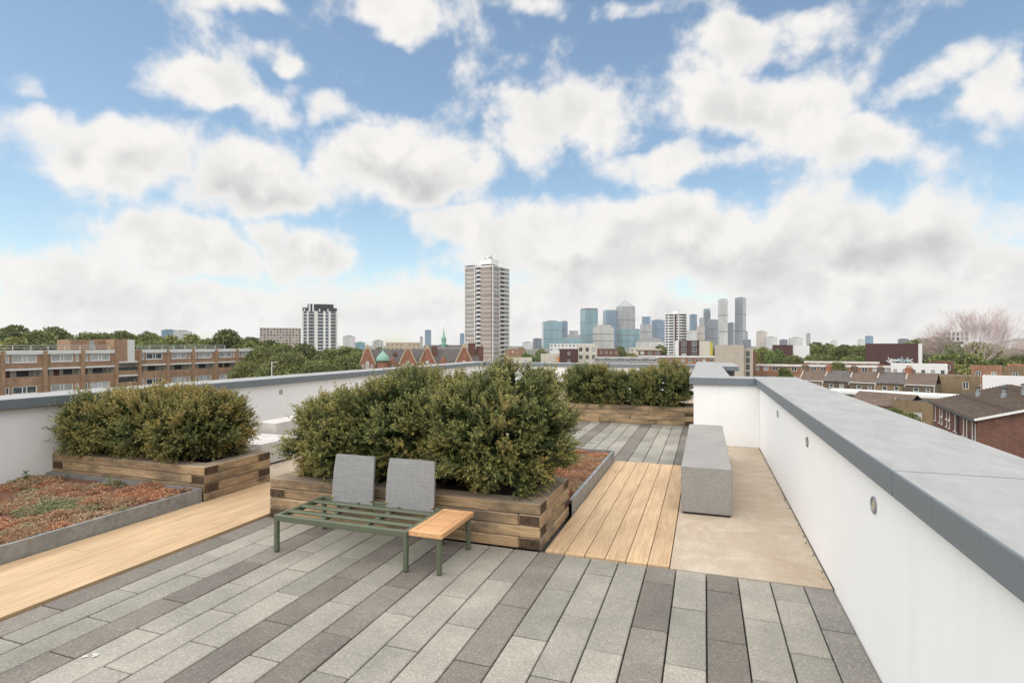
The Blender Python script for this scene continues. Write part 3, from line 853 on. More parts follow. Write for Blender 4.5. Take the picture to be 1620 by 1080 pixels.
def shrub(label, c, rad, n_sprig, bronze, seed, group, keepout=None, zmin=.325):
    g = np.random.default_rng(seed)
    r = thing('box_shrub', label, 'shrub', (c[0], c[1], .30), 0, group)
    c0 = np.array(c); ra = np.array(rad)
    ends = unit(g.normal(0, 1, (150, 3))); reach = g.normal(0, .075, 150)

    def shell(n, lo, hi):
        d = unit(g.normal(0, 1, (n * 2, 3)))
        d = d[d[:, 2] > -.8][:n]; n = len(d)
        # a clipped-then-grown shrub: lumpy ellipsoid whose growth gathers on branch ends
        near = np.argmax(d @ ends.T, 1)
        d = unit(d * .62 + ends[near] * .38)
        p = np.sign(d) * np.abs(d) ** .88
        lump = 1 + .22 * fnoise(d, 1.9, seed * 3.1) + .12 * fnoise(d, 5.0, seed * 1.7) + reach[near]
        pos = p * ra * lump[:, None]
        s = lo + (hi - lo) * np.sqrt(g.random(n))
        return d, c0 + pos * s[:, None]
    n_sprig = int(n_sprig * 1.45)
    d, P = shell(n_sprig, .80, 1.04)
    if keepout is not None:
        k = ~((P[:, 0] > keepout[0]) & (P[:, 0] < keepout[1]) & (P[:, 1] < keepout[2]) & (P[:, 2] < keepout[3])); d, P = d[k], P[k]
    k = P[:, 2] > zmin; d, P = d[k], P[k]
    n = len(P); kk = 15
    out = unit(d / ra * ra.mean())
    D = unit(out + np.array([0, 0, .55]) + g.normal(0, .38, (n, 3)))
    L = g.uniform(.06, .14, n)
    stray = g.random(n) > .965; L[stray] *= 1.7
    a = unit(np.cross(D, g.normal(0, 1, (n, 3)))); bb = np.cross(D, a)
    s = (np.arange(kk) + .6) / kk
    ang = np.arange(kk) * 2.4
    Dir = (a[:, None] * np.cos(ang)[None, :, None] + bb[:, None] * np.sin(ang)[None, :, None])
    base = P[:, None] + D[:, None] * (L[:, None] * s[None])[..., None]
    ld = unit((Dir * .85 + D[:, None] * (.35 + .7 * s)[None, :, None]).reshape(-1, 3) + g.normal(0, .22, (n * kk, 3)))
    nr = unit(D[:, None].repeat(kk, 1).reshape(-1, 3) + g.normal(0, .5, (n * kk, 3)))
    V, F = leaf_quads(base.reshape(-1, 3), ld, nr, g.uniform(.017, .029, n * kk), g.uniform(.009, .014, n * kk))
    # tint: mature dark green, yellow-green new tips, bronzed patches
    patch = fnoise(P, 2.4, seed) + g.normal(0, .22, n)
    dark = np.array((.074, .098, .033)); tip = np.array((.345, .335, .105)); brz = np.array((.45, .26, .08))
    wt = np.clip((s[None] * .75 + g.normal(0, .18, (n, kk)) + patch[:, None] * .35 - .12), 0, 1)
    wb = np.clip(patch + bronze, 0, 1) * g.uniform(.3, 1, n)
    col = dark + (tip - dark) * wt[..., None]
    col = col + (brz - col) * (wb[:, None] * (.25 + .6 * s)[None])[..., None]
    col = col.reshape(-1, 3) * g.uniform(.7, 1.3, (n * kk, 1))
    # inner leaves that close the crown
    d2, P2 = shell(int(n_sprig * 6), .40, .92)
    if keepout is not None:
        k = ~((P2[:, 0] > keepout[0]) & (P2[:, 0] < keepout[1]) & (P2[:, 1] < keepout[2]) & (P2[:, 2] < keepout[3])); d2, P2 = d2[k], P2[k]
    k = P2[:, 2] > zmin; d2, P2 = d2[k], P2[k]; n2 = len(P2)
    V2, F2 = leaf_quads(P2, unit(d2 + g.normal(0, .8, (n2, 3))), unit(g.normal(0, 1, (n2, 3))), g.uniform(.035, .06, n2), g.uniform(.02, .034, n2))
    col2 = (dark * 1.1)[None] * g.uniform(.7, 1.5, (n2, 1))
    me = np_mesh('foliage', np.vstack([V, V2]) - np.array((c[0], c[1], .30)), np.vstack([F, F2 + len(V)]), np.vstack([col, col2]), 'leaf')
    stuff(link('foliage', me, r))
    m = MB()
    for i in range(9):
        t = g.uniform(0, 2 * PI); q = g.uniform(.3, .75)
        m.bar((.05 * math.cos(t), .05 * math.sin(t), -.03), (rad[0] * q * math.cos(t), rad[1] * q * math.sin(t), (c[2] - .3) + rad[2] * g.uniform(.0, .5)), .014, .005, 5)
    m.build('stem', 'bark', r)
    return r


GC, GL, GF = 'shrubs in the centre planter', 'shrubs in the left planter', 'shrubs in the far planter'
ko = (-3.08, -1.98, 4.17, .74)
shrub('leftmost box shrub of the centre planter, behind the first sling back', (-3.28, 4.60, .71), (.46, .52, .35), 3000, .00, 11, GC, ko)
shrub('middle box shrub of the centre planter, between the two sling backs', (-2.62, 4.64, .81), (.56, .55, .43), 3000, .02, 12, GC, ko)
shrub('largest rounded box shrub at the right end of the centre planter', (-1.74, 4.60, .83), (.56, .57, .47), 4300, -.04, 13, GC, ko)
shrub('bronze tipped shrub rising at the back of the centre planter', (-2.75, 5.02, .90), (.55, .35, .36), 1700, .22, 14, GC)
shrub('bushy green shrub at the wall end of the left planter', (-6.55, 4.62, .66), (.48, .50, .31), 2300, .14, 21, GL)
shrub('middle bronze green shrub of the left planter', (-5.92, 4.66, .72), (.50, .50, .33), 2300, .24, 22, GL)
shrub('orange bronze shrub at the deck end of the left planter', (-5.32, 4.66, .68), (.41, .48, .33), 2300, .42, 23, GL)
shrub('rounded shrub at the left end of the distant planter', (-2.36, 11.82, .70), (.52, .54, .40), 1900, .06, 31, GF)
shrub('low middle shrub of the distant planter', (-1.55, 11.85, .66), (.50, .52, .32), 1700, .02, 32, GF)
shrub('tallest shrub at the parapet end of the distant planter', (-.80, 11.82, .72), (.50, .54, .43), 2000, .08, 33, GF)


def weed(label, x, y, z, h, n, seed):
    g = np.random.default_rng(seed); r = thing('weed', label, 'plant', (x, y, z))
    m = MB(); m.bar((0, 0, -.02), (.01, 0, h), .003, .0015, 5); m.build('stem', 'bark', r)
    s = g.random(n); P = np.stack([g.normal(0, .004, n), g.normal(0, .004, n), s * h], 1)
    D = unit(np.stack([g.normal(0, 1, n), g.normal(0, 1, n), g.uniform(.1, .8, n)], 1))
    V, F = leaf_quads(P, D, unit(g.normal(0, .4, (n, 3)) + np.array([0, 0, 1])), g.uniform(.03, .055, n), g.uniform(.012, .02, n))
    link('leaves', np_mesh('leaves', V, F, np.array((.22, .28, .10)) * g.uniform(.7, 1.3, (n, 1)), 'leaf'), r)


weed('small green weed sprouting from the sedum beside the left wall', -6.90, 3.85, .12, .12, 40, 5)
weed('tiny weed at the edge of the sedum by the left planter', -5.9, 4.05, .12, .09, 16, 6)
weed('pale green rosette growing low in the near sedum', -5.35, 2.75, .12, .06, 22, 8)
# ------------------------------------------------------------------ building helpers


def wall_grid(mb, x0, x1, z0, z1, holes, y=0.0, depth=.14, mi=0):
    """a wall in the plane y with real openings: holes are (x0, x1, z0, z1); reveals run inwards (+y)"""
    xs = sorted({x0, x1} | {h[0] for h in holes} | {h[1] for h in holes}); zs = sorted({z0, z1} | {h[2] for h in holes} | {h[3] for h in holes})
    xs = [x for x in xs if x0 <= x <= x1]; zs = [z for z in zs if z0 <= z <= z1]
    for k in range(len(zs) - 1):
        c, d = zs[k], zs[k + 1]; run = None
        for i in range(len(xs) - 1):
            a, b = xs[i], xs[i + 1]; mx, mz = (a + b) / 2, (c + d) / 2
            if any(h[0] < mx < h[1] and h[2] < mz < h[3] for h in holes):
                if run is not None: mb.face([(run, y, c), (a, y, c), (a, y, d), (run, y, d)], mi); run = None
            elif run is None: run = a
        if run is not None: mb.face([(run, y, c), (x1, y, c), (x1, y, d), (run, y, d)], mi)
    for (a, b, c, d) in holes:
        e = y + depth
        mb.face([(a, y, c), (a, e, c), (a, e, d), (a, y, d)], mi); mb.face([(b, y, d), (b, e, d), (b, e, c), (b, y, c)], mi)
        mb.face([(a, y, d), (a, e, d), (b, e, d), (b, y, d)], mi); mb.face([(a, y, c), (b, y, c), (b, e, c), (a, e, c)], mi)


def shell(mb, x0, x1, y0, y1, z0, z1, mi=0, roof=None):
    """sides and back and top of a block whose front is a wall_grid"""
    mb.face([(x0, y1, z0), (x0, y0, z0), (x0, y0, z1), (x0, y1, z1)], mi); mb.face([(x1, y0, z0), (x1, y1, z0), (x1, y1, z1), (x1, y0, z1)], mi)
    mb.face([(x1, y1, z0), (x0, y1, z0), (x0, y1, z1), (x1, y1, z1)], mi)
    mb.face([(x0, y0, z1), (x1, y0, z1), (x1, y1, z1), (x0, y1, z1)], mi if roof is None else roof)


WCACHE = {}


def window(parent, x, y, z, w, h, panes=(1,), frame='white_paint', fw=.07, sash=False, sill=True, rz=0, glass=None):
    """frame with mullions, its pane as a sub-part; x, z at the lower left corner, y the plane of the frame"""
    key = (round(w, 2), round(h, 2), panes, frame, fw, sash, sill)
    if key not in WCACHE:
        m = MB()
        m.box(0, w, 0, .06, 0, fw); m.box(0, w, 0, .06, h - fw, h); m.box(0, fw, 0, .06, fw, h - fw); m.box(w - fw, w, 0, .06, fw, h - fw)
        t = sum(panes); x_ = 0
        for p in panes[:-1]:
            x_ += p / t * w; m.box(x_ - fw / 2, x_ + fw / 2, 0, .055, fw, h - fw)
        if sash: m.box(fw, w - fw, -.002, .05, h * .5 - fw / 2, h * .5 + fw / 2)
        if sill: m.box(-.06, w + .06, -.12, .06, -.07, -.002)
        g = MB(); g.face([(fw * .5, .045, fw * .5), (w - fw * .5, .045, fw * .5), (w - fw * .5, .045, h - fw * .5), (fw * .5, .045, h - fw * .5)])
        WCACHE[key] = (m.mesh('window', frame), g.mesh('pane', 'glass_pane'), g.mesh('pane', 'blind'))
    a, b, c = WCACHE[key]
    o = link('window', a, parent, (x, y, z), rz)
    link('pane', c if (glass == 'blind' or (glass is None and rnd.random() < .3)) else b, o)
    return o


def pitched(mb, x0, x1, y0, y1, ze, zr, over=.25, th=.12, mi=0):
    """gabled roof with the ridge along x"""
    ym = (y0 + y1) / 2
    for (ya, s) in ((y0 - over, 1), (y1 + over, -1)):
        k = (zr - ze) / (ym - y0) * over
        p = [(x0 - over, ya, ze - k), (x1 + over, ya, ze - k), (x1 + over, ym, zr), (x0 - over, ym, zr)]
        q = [(a, b, c + th) for a, b, c in p]
        mb.face(q if s > 0 else q[::-1], mi); mb.face(p[::-1] if s > 0 else p, mi)
        mb.face([p[0], p[1], q[1], q[0]] if s > 0 else [p[1], p[0], q[0], q[1]], mi)
        mb.face([p[1], p[2], q[2], q[1]], mi); mb.face([p[3], p[0], q[0], q[3]], mi)


# ------------------------------------------------------------------ brown brick deck-access flats on the left
YF0 = 49.5
fl = thing('brick_flats', 'long brown brick block of flats with white windows behind the left parapet', 'building', (-105, YF0, GZ), PI / 2)
BAY = 5.95
H0 = 14.6                                            # parapet height over the street
stair_i = 4
xsb = []; x = 0.0
for i in range(-1, 9):
    xsb.append(x); x += 4.6 if i == stair_i - 1 else BAY
LEN = x
holes = []; wins = []; recess = []
for i in range(10):
    a = xsb[i]; b = (xsb[i + 1] if i < 9 else LEN)
    if i == stair_i:
        for zz in (H0 - 2.5, H0 - 5.1, H0 - 7.6): recess.append((a + .35, b - .35, zz - 1.05 - (.4 if zz == H0 - 2.5 else 0), zz))
        continue
    flip = i % 2
    for zt_ in (H0 - .70, H0 - 5.80, H0 - 10.9):
        z0 = zt_ - 1.25
        if flip: ws = [(a + .45, .55, (1,)), (a + 1.35, 3.5, (3, 1.2, 3))]
        else: ws = [(a + .95, 3.5, (3, 1.2, 3)), (a + 4.85, .55, (1,))]
        for (wx, ww, pn) in ws:
            if wx + ww < b - .2: holes.append((wx, wx + ww, z0, zt_)); wins.append((wx, z0, ww, 1.25, pn))
    for zt_ in (H0 - 3.2, H0 - 8.3): recess.append((a + .3, b - .3, zt_ - 1.1, zt_))
m = MB(); wall_grid(m, 0, LEN, 0, H0 - .003, holes + recess, 0, .16, 0); shell(m, 0, LEN, 0, 9.0, 0, H0, 0, 1); m.build('wall', ['brick_brown', 'felt_roof'], fl)
for (wx, z0, ww, hh, pn) in wins: window(fl, wx, .05, z0, ww, hh, pn, fw=.14, glass='blind' if rnd.random() < .6 else None)
for (a, b, c, d) in recess:
    # access balcony: white back wall, doors and kitchen windows
    m = MB(); m.face([(a, 1.4, c - .9), (b, 1.4, c - .9), (b, 1.4, d), (a, 1.4, d)]); m.face([(a, .1, c - .9), (a, 1.4, c - .9), (a, 1.4, d), (a, .1, d)]); m.face([(b, 1.4, c - .9), (b, .1, c - .9), (b, .1, d), (b, 1.4, d)])
    m.face([(a, .1, c - .9), (b, .1, c - .9), (b, 1.4, c - .9), (a, 1.4, c - .9)]); m.face([(a, .1, d), (a, 1.4, d), (b, 1.4, d), (b, .1, d)])
    o = m.build('balcony', 'cream_wall', fl)
    if b - a > 4.2:
        k = rnd.choice((0, 1))
        for (px, mt, w) in (((.6, 'door_red', .85), (2.4, 'charcoal', 1.7), (4.3, 'blind', .5)) if k else ((.5, 'charcoal', .6), (1.9, 'door_red', .85), (3.4, 'charcoal', 1.4))):
            q = MB(); q.box(a + px, a + px + w, 1.33, 1.39, c - (.9 if 'door' in mt else -.05), d - .12); q.build('door' if 'door' in mt else 'kitchen_window', mt, o)
    else:
        q = MB(); q.box(a, b, .02, .08, c, c + .62); q.build('guard_rail', 'charcoal', o)
    m = MB(); m.box(a, b, -.1, .12, d + .002, d + .30); m.build('slab_edge', 'white_paint', fl)
for i in range(11):
    xx = xsb[i] if i < 10 else LEN - .3
    m = MB(); m.box(xx - .28, xx + .28, -.32, -.004, 0, H0 - .02); m.build('pilaster', 'brick_brown', fl)
    if i < 10 and i != stair_i:
        b_ = (xsb[i + 1] if i < 9 else LEN)
        m = MB(); m.box(xx + .285, b_ - .285, -.14, -.006, H0 - .62, H0 + .04); m.build('fascia_panel', 'white_paint', fl)
sx = xsb[stair_i]
m = MB(); m.box(sx - 6.4, sx - .3, 2.5, 6.0, H0 + .003, H0 + 1.9, 0, 1); m.box(sx - .3, sx + 3.6, .02, 6.0, H0 + .003, H0 + 2.0, 0, 1); m.build('stair_tower', ['brick_brown', 'felt_roof'], fl)
m = MB(); m.box(sx + 2.2, sx + 3.55, -.1, -.01 + .02, H0 - 2.2, H0 + 1.95); m.build('stair_panel', 'white_paint', fl)
m = MB(); m.box(sx - 3.2, sx - 2.3, 2.4, 2.49, H0 + .1, H0 + 1.7); m.build('roof_door', 'blind', fl)
for (a, b) in ((-.0, sx - 1.0), (sx + 4.4, LEN - 9)):
    m = MB()
    for zz in (.45, .85): m.bar((a, .4, H0 + zz), (b, .4, H0 + zz), .05, n=4)
    n = int((b - a) / 2.4)
    for k in range(n + 1): xx = a + (b - a) * k / n; m.bar((xx, .4, H0), (xx, .4, H0 + .87), .05, n=4)
    m.build('roof_railing', 'white_paint', fl)

# ------------------------------------------------------------------ generic low blocks further off


def lowrise(name, label, u, vtop, d, w, dep, wallm, rows=3, cols=6, ww=1.2, wh=1.3, fh=2.9, first=.7, extra=0.0, frame='white_paint', roof='felt_roof', fascia=None, side_wins=0, group=None, cat='building', parapet=.25, panes=(1, 1), base=None):
    x, y = at(u, d); rz = facing(x, y) + extra
    r = thing(name, label, cat, (x, y, GZ), rz, group)
    H = zat(vtop, d) - GZ; z0 = 0
    holes = []
    for k in range(rows):
        zt = H - first - k * fh
        if zt - wh < .3: break
        for i in range(cols):
            cx = -w / 2 + w * (i + .5) / cols; holes.append((cx - ww / 2, cx + ww / 2, zt - wh, zt))
    m = MB(); wall_grid(m, -w / 2, w / 2, z0, H, holes, 0, .15, 0); shell(m, -w / 2, w / 2, 0, dep, z0, H - parapet, 0, 1)
    # parapet upstand on the other three sides
    for (a, b, c, e) in ((-w / 2, -w / 2 + .25, .02, dep), (w / 2 - .25, w / 2, .02, dep), (-w / 2 + .25, w / 2 - .25, dep - .25, dep)): m.box(a, b, c, e, H - parapet + .002, H - .002)
    m.build('wall', [wallm, roof], r)
    for (a, b, c, e) in holes: window(r, a, .06, c, b - a, e - c, panes, frame, fw=.09, sill=False)
    if side_wins:
        for k in range(min(rows, 4)):
            for i in range(side_wins):
                yy = dep * (i + .5) / side_wins; zt = H - first - k * fh
                if zt - wh > .3:
                    for s in (-1, 1): window(r, s * (w / 2 + .02), yy + s * -ww / 2, zt - wh, ww, wh, panes, frame, fw=.09, sill=False, rz=PI / 2 * s)
    if fascia:
        q = MB(); q.box(-w / 2 - .15, w / 2 + .15, -.2, -.01, H - .45, H + .06); q.build('fascia', fascia, r)
    return r, H


def box_part(r, name, mat, x0, x1, y0, y1, z0, z1, bevel=0):
    m = MB(); m.box(x0, x1, y0, y1, z0, z1); return m.build(name, mat, r, bevel=bevel)


# ------------------------------------------------------------------ Victorian school with gables and a copper dome
d0 = 172; k = d0 / 870
x, y = at(664, d0); sc = thing('school_building', 'red brick Victorian school with gables, slate roof and green copper dome', 'building', (x, y, GZ), facing(x, y) + R(6))


def sxu(u): return (u - 664) * k


def szv(v): return zat(v, d0) - GZ


EV = szv(585); RG = szv(553)
x0, x1 = sxu(578), sxu(762)
gables = [(584, 24, 551), (645, 28, 552), (675, 28, 552), (734, 30, 550)]
m = MB(); wall_grid(m, x0, x1, 0, EV, [(sxu(c) - .8, sxu(c) + .8, EV - 3.2, EV - .6) for c in (628, 660, 700, 716)], 0, .2); shell(m, x0, x1, 0, 11, 0, EV, 0, 0); m.build('wall', 'brick_red', sc)
for c in (628, 660, 700, 716): window(sc, sxu(c) - .8, .08, EV - 3.2, 1.6, 2.6, (1, 1), sash=True)
m = MB(); pitched(m, x0, x1, 0, 11, EV, RG); m.build('roof', 'slate_roof', sc)
for (c, wpx, vt) in gables:
    cx, hw, zt = sxu(c), wpx * k / 2, szv(vt)
    ze = szv(576)
    m = MB(); m.prism([(cx - hw, 0), (cx + hw, 0), (cx + hw, ze), (cx + .5, zt), (cx - .5, zt), (cx - hw, ze)], -1.2, -.02); gb = m.build('gable', 'brick_red', sc)
    for s in (-1, 1):
        m = MB(); a, b = (cx + s * (hw + .05), ze), (cx + s * .55, zt + .1)
        m.bar((a[0], -1.1, a[1]), (b[0], -1.1, b[1]), .24, n=4); m.build('gable_coping', 'stone_trim', gb)
        # roof slopes running back
        m = MB(); m.face([(cx + s * hw, -1.0, ze - .1), (cx + s * hw, 5.5, ze - .1), (cx, 5.5, zt - .25), (cx, -1.0, zt - .25)][::s]); m.build('gable_roof', 'slate_roof', gb)
    m = MB(); m.box(cx - .55, cx + .55, -1.3, -.6, zt - .05, zt + .7); m.prism([(cx - .6, zt + .7), (cx + .6, zt + .7), (cx, zt + 1.4)], -1.3, -.6); m.build('finial_block', 'stone_trim', gb)
    for (dx, w, h, zz) in (((-1.35, .7, 1.6, 0), (0, 1.0, 2.5, 0), (1.35, .7, 1.6, 0)) if c not in (583,) else ((0, .9, 1.4, 1.0),)):
        # arched window: frame, glazing and stone surround
        zb = szv(583) + zz
        arc = [(cx + dx - w / 2, zb), (cx + dx + w / 2, zb)] + [(cx + dx + w / 2 * math.cos(a), zb + h - w / 2 + w / 2 * math.sin(a)) for a in np.linspace(0, PI, 7)]
        m = MB(); m.prism(arc, -1.29, -1.21); fr = m.build('arched_window', 'white_paint', gb)
        sm = [(cx + dx + (px - cx - dx) * .74, zb + (pz - zb) * .9 + .08) for px, pz in arc]
        m = MB(); m.prism(sm, -1.31, -1.295); m.build('pane', 'blind', fr)
m = MB(); m.box(sxu(583) - .75, sxu(583) + .75, -1.28, -1.205, szv(590), szv(584)); m.build('stone_panel', 'stone_trim', sc)
cx = sxu(607)
m = MB(); m.lathe((cx, -1.6, 0), [(1.75, 0), (1.75, szv(572)), (1.95, szv(572) + .1), (1.95, szv(571))], 8); m.build('turret', 'brick_red', sc)
zz = szv(570.5); m = MB(); m.lathe((cx, -1.6, zz), [(2.1, 0), (2.05, .4), (1.95, .9), (1.6, 1.6), (1.0, 2.2), (.55, 2.6), (.22, 3.1), (.08, 3.7), (.05, 4.6)], 24); m.build('dome', 'copper_green', sc, smooth=True)
for (u, vt, w) in ((690, 549, 1.6), (752, 543, 2.2), (766, 548, 2.0), (627, 560, 1.2)):
    m = MB(); c = sxu(u); m.box(c - w / 2, c + w / 2, 3.5, 5.0, EV, szv(vt)); m.box(c - w / 2 - .12, c + w / 2 + .12, 3.38, 5.12, szv(vt) - .5, szv(vt) - .2)
    for j in range(3): m.lathe((c - w / 2 + w * (j + .5) / 3, 4.25, szv(vt)), [(.16, 0), (.13, .6)], 8)
    m.build('chimney', 'brick_dark_red', sc)
for u in (622, 702):
    c = sxu(u); z = szv(574); m = MB(); m.prism([(c - 1.1, EV - .6), (c + 1.1, EV - .6), (c + 1.1, z), (c, z + 1.9), (c - 1.1, z)], -.5, 3.0); o = m.build('dormer', 'brick_red', sc)
    window(o, c - .6, -.56, EV - .2, 1.2, 1.7, (1, 1), sash=True, sill=False)

# spire with copper lantern behind the school
x, y = at(702, 260); hs = zat(548, 260) - GZ; ch_ = thing('church_spire', 'small green copper lantern spire above the school roof', 'spire', (x, y, GZ), facing(x, y))
m = MB(); m.box(-9, 9, 0, 9, 0, hs - 3.5); m.build('wall', 'brick_sooty', ch_)
m = MB(); pitched(m, -9, 9, 0, 9, hs - 3.5, hs + .6); m.build('roof', 'slate_roof', ch_)
m = MB(); m.lathe((0, 4.5, hs), [(1.6, -.6), (1.6, .6), (1.9, .7), (1.9, 1.0), (1.1, 1.2), (1.1, 3.4), (1.4, 3.6), (.9, 4.6), (.35, 6.0), (.1, 8.4), (.03, 10)], 8); m.build('lantern', 'copper_green', ch_)


# ------------------------------------------------------------------ towers with storeys one can count
def storeyed(name, label, u, d, a, b, rz_extra, H, fh, storey_mb, mats, core, corem, group=None):
    x, y = at(u, d); r = thing(name, label, 'tower block', (x, y, GZ), facing(x, y) + rz_extra, group)
    m = MB(); m.box(*core, 0, H - .01); m.build('core', corem, r)
    me = storey_mb.mesh('storey', mats); n = int(H / fh)
    for i in range(n): link('storey', me, r, (0, 0, H - (i + 1) * fh))
    return r


# brown and white council tower: the big one
H = zat(421, 345) - GZ; fh = 2.78
s = MB(); A, B = 21.0, 20.0                       # local: x along the left face, y along the right face; near corner at (A, 0)
W_, P_, D_, C_ = 0, 1, 2, 3
zw0, zw1 = 1.25, 2.36
s.box(0, A, -.12, .3, zw1, fh, W_); s.box(A - .3, A + .12, .301, B, zw1, fh, W_); s.box(-.12, .3, .301, B, zw1, fh, W_)
# left face bays: spandrel+window bay, mullion, balcony bay, spandrel bay
s.box(.5, 6.8, -.05, .3, 0, zw0, P_); s.box(1.2, 6.0, -.03, .29, zw0, zw1, C_)
s.box(9.2, 12.4, -1.0, -.02, 0, 1.0, W_); s.box(9.2, 12.4, -.6, .2, 1.0, zw1, D_)
s.box(7.8, 9.2, -.04, .3, 0, zw0, P_)
s.box(12.5, A - .7, -.95, .3, 0, zw1 - .0, P_); s.box(12.45, A - .6, -1.05, -.13, zw1, fh - .1, W_)
# right face
s.box(A - .3, A + .04, .9, 7.6, 0, zw0, P_); s.box(A - .28, A + .02, 1.4, 7.0, zw0, zw1, C_)
s.box(A, A + 1.2, 9.0, 19.0, 0, .95, W_); s.box(A - .2, A + .5, 9.0, 13.0, .95, zw1, D_); s.box(A - .2, A + .4, 13.4, 19.0, .95, zw1, C_)
s.box(-.05, .3, 1, B - 1, 0, zw0, P_)
tw = storeyed('tower_block', 'tall brown and white striped residential tower left of centre', 772, 345, A, B, R(0), H, fh, s, ['white_paint', 'taupe_panel', 'charcoal', 'blind'], (.05, A - .05, .05, B - .05), 'grey_wall')
tw.rotation_euler.z += R(-32)
off = Matrix.Rotation(tw.rotation_euler.z, 3, 'Z') @ Vector((A - 1.0, 0, 0)); tw.location -= Vector((off.x - 2.2 * CT, off.y - 2.2 * ST, 0))
for (xx, yy) in ((0, 0), (7.3, 0), (12.45, 0), (A, 0)): box_part(tw, 'fin', 'white_paint', xx - .3, xx + .3, -.35, .3, 0, H)
for yy in (8.2, B): box_part(tw, 'fin', 'white_paint', A - .3, A + .35, yy - .3, yy + .3, 0, H)
box_part(tw, 'roof_slab', 'white_paint', -.4, A + .4, -.4, B + .4, H + .01, H + .6)
box_part(tw, 'roof_canopy', 'white_paint', -.8, 7.0, -.8, 8, H + 1.4, H + 1.8); box_part(tw, 'roof_store', 'grey_wall', .5, 6, .5, 7, H + .6, H + 1.39)
pl = box_part(tw, 'plant_room', 'white_paint', 8.5, 17.5, 4, 13, H + 2.2, H + 5.4); box_part(pl, 'plant_base', 'charcoal', 9.3, 16.7, 4.8, 12.2, H + .6, H + 2.19)
for i in range(9):
    q = MB(); px, py = rnd.uniform(8.7, 17.3), rnd.uniform(4.2, 12.8); q.bar((px, py, H + 5.4), (px, py, H + rnd.uniform(6.4, 8.6)), .09, n=4); q.box(px - .3, px + .3, py - .15, py + .15, H + 5.9, H + 6.7); q.build('antenna', 'grey_wall', tw)

# white tower with dark penthouse on the left
H = zat(492, 485) - GZ; fh = 2.9; s = MB(); A = 29.5
for (a, b) in ((0, 1.3), (4.0, 5.4), (10.0, 13.0), (17.6, 19.5), (22.0, 24.0), (28.0, A)): s.box(a, b, -.1, .3, 0, fh, 0)
s.box(0, A, 0, .3, 0, .55, 0)
s.box(5.4, 10, -.9, 0, .05, .35, 0); s.box(5.4, 10, -.95, -.85, .35, 1.15, 1); s.box(24, 28.6, -.9, 0, .05, .35, 0); s.box(24, 28.6, -.95, -.85, .35, 1.15, 1)
s.box(A - .3, A, .3, 18, 0, fh, 0); s.box(0, .3, .3, 18, 0, fh, 0)
wt = storeyed('tower_block', 'white apartment tower with dark stepped top beyond the trees', 506, 485, A, 18, 0, H, fh, s, ['white_paint', 'grey_wall'], (.05, A - .05, .1, 17.9), 'glass_dark')
o_ = Matrix.Rotation(wt.rotation_euler.z, 3, 'Z') @ Vector((A / 2, 0, 0)); wt.location -= o_
box_part(wt, 'penthouse', 'charcoal', .4, A - .4, .2, 17.5, H, H + 2.9); box_part(wt, 'penthouse', 'charcoal', 4.5, A - 3.2, 1.2, 16, H + 2.901, H + 6.2)
for xx in (5.5, 8.5): box_part(wt, 'white_pier', 'white_paint', xx, xx + 1.4, -.2, 1.1, H - .5, H + 6.0)
for xx in (1.5, 14, 21): box_part(wt, 'white_pier', 'white_paint', xx, xx + 1.0, -.15, .19, H - .5, H + 2.0)

# slim dark and white striped tower right of the skyline
H = zat(497, 560) - GZ; fh = 2.75; s = MB(); A, B = 17.0, 15.0
s.box(-.6, 8.0, -.9, 0, 0, 1.1, 0); s.box(11.5, A + .6, -.9, 0, 0, 1.1, 0); s.box(A, A + .9, .1, B, 0, 1.1, 0)
s.box(0, 8, 0, .2, 1.1, fh, 1); s.box(11.5, A, 0, .2, 1.1, fh, 1); s.box(8.3, 9.3, -.2, .2, 0, fh, 0); s.box(2.5, 3.6, -.02, .2, 1.1, fh, 0); s.box(13, 14, -.02, .2, 1.1, fh, 0); s.box(-.9, 0, .1, B, 0, 1.1, 0)
st = storeyed('tower_block', 'narrow tower with dark and white balcony stripes in front of the skyline', 1068, 560, A, B, R(-18), H, fh, s, ['white_paint', 'charcoal'], (.1, A - .1, .1, B - .1), 'plum_cladding')
o_ = Matrix.Rotation(st.rotation_euler.z, 3, 'Z') @ Vector((A / 2 + 1.4, 0, 0)); st.location -= o_
box_part(st, 'roof_slab', 'white_paint', -.8, A + .8, -.8, B + .8, H, H + .7); box_part(st, 'plant_room', 'white_paint', 6, 11.5, 4, 11, H + .7, H + 3.4)
for i in range(5): q = MB(); px = rnd.uniform(5, 13); q.bar((px, 6, H + .7), (px, 6, H + rnd.uniform(3, 5)), .1, n=4); q.build('antenna', 'grey_wall', st)

# ------------------------------------------------------------------ far skyline


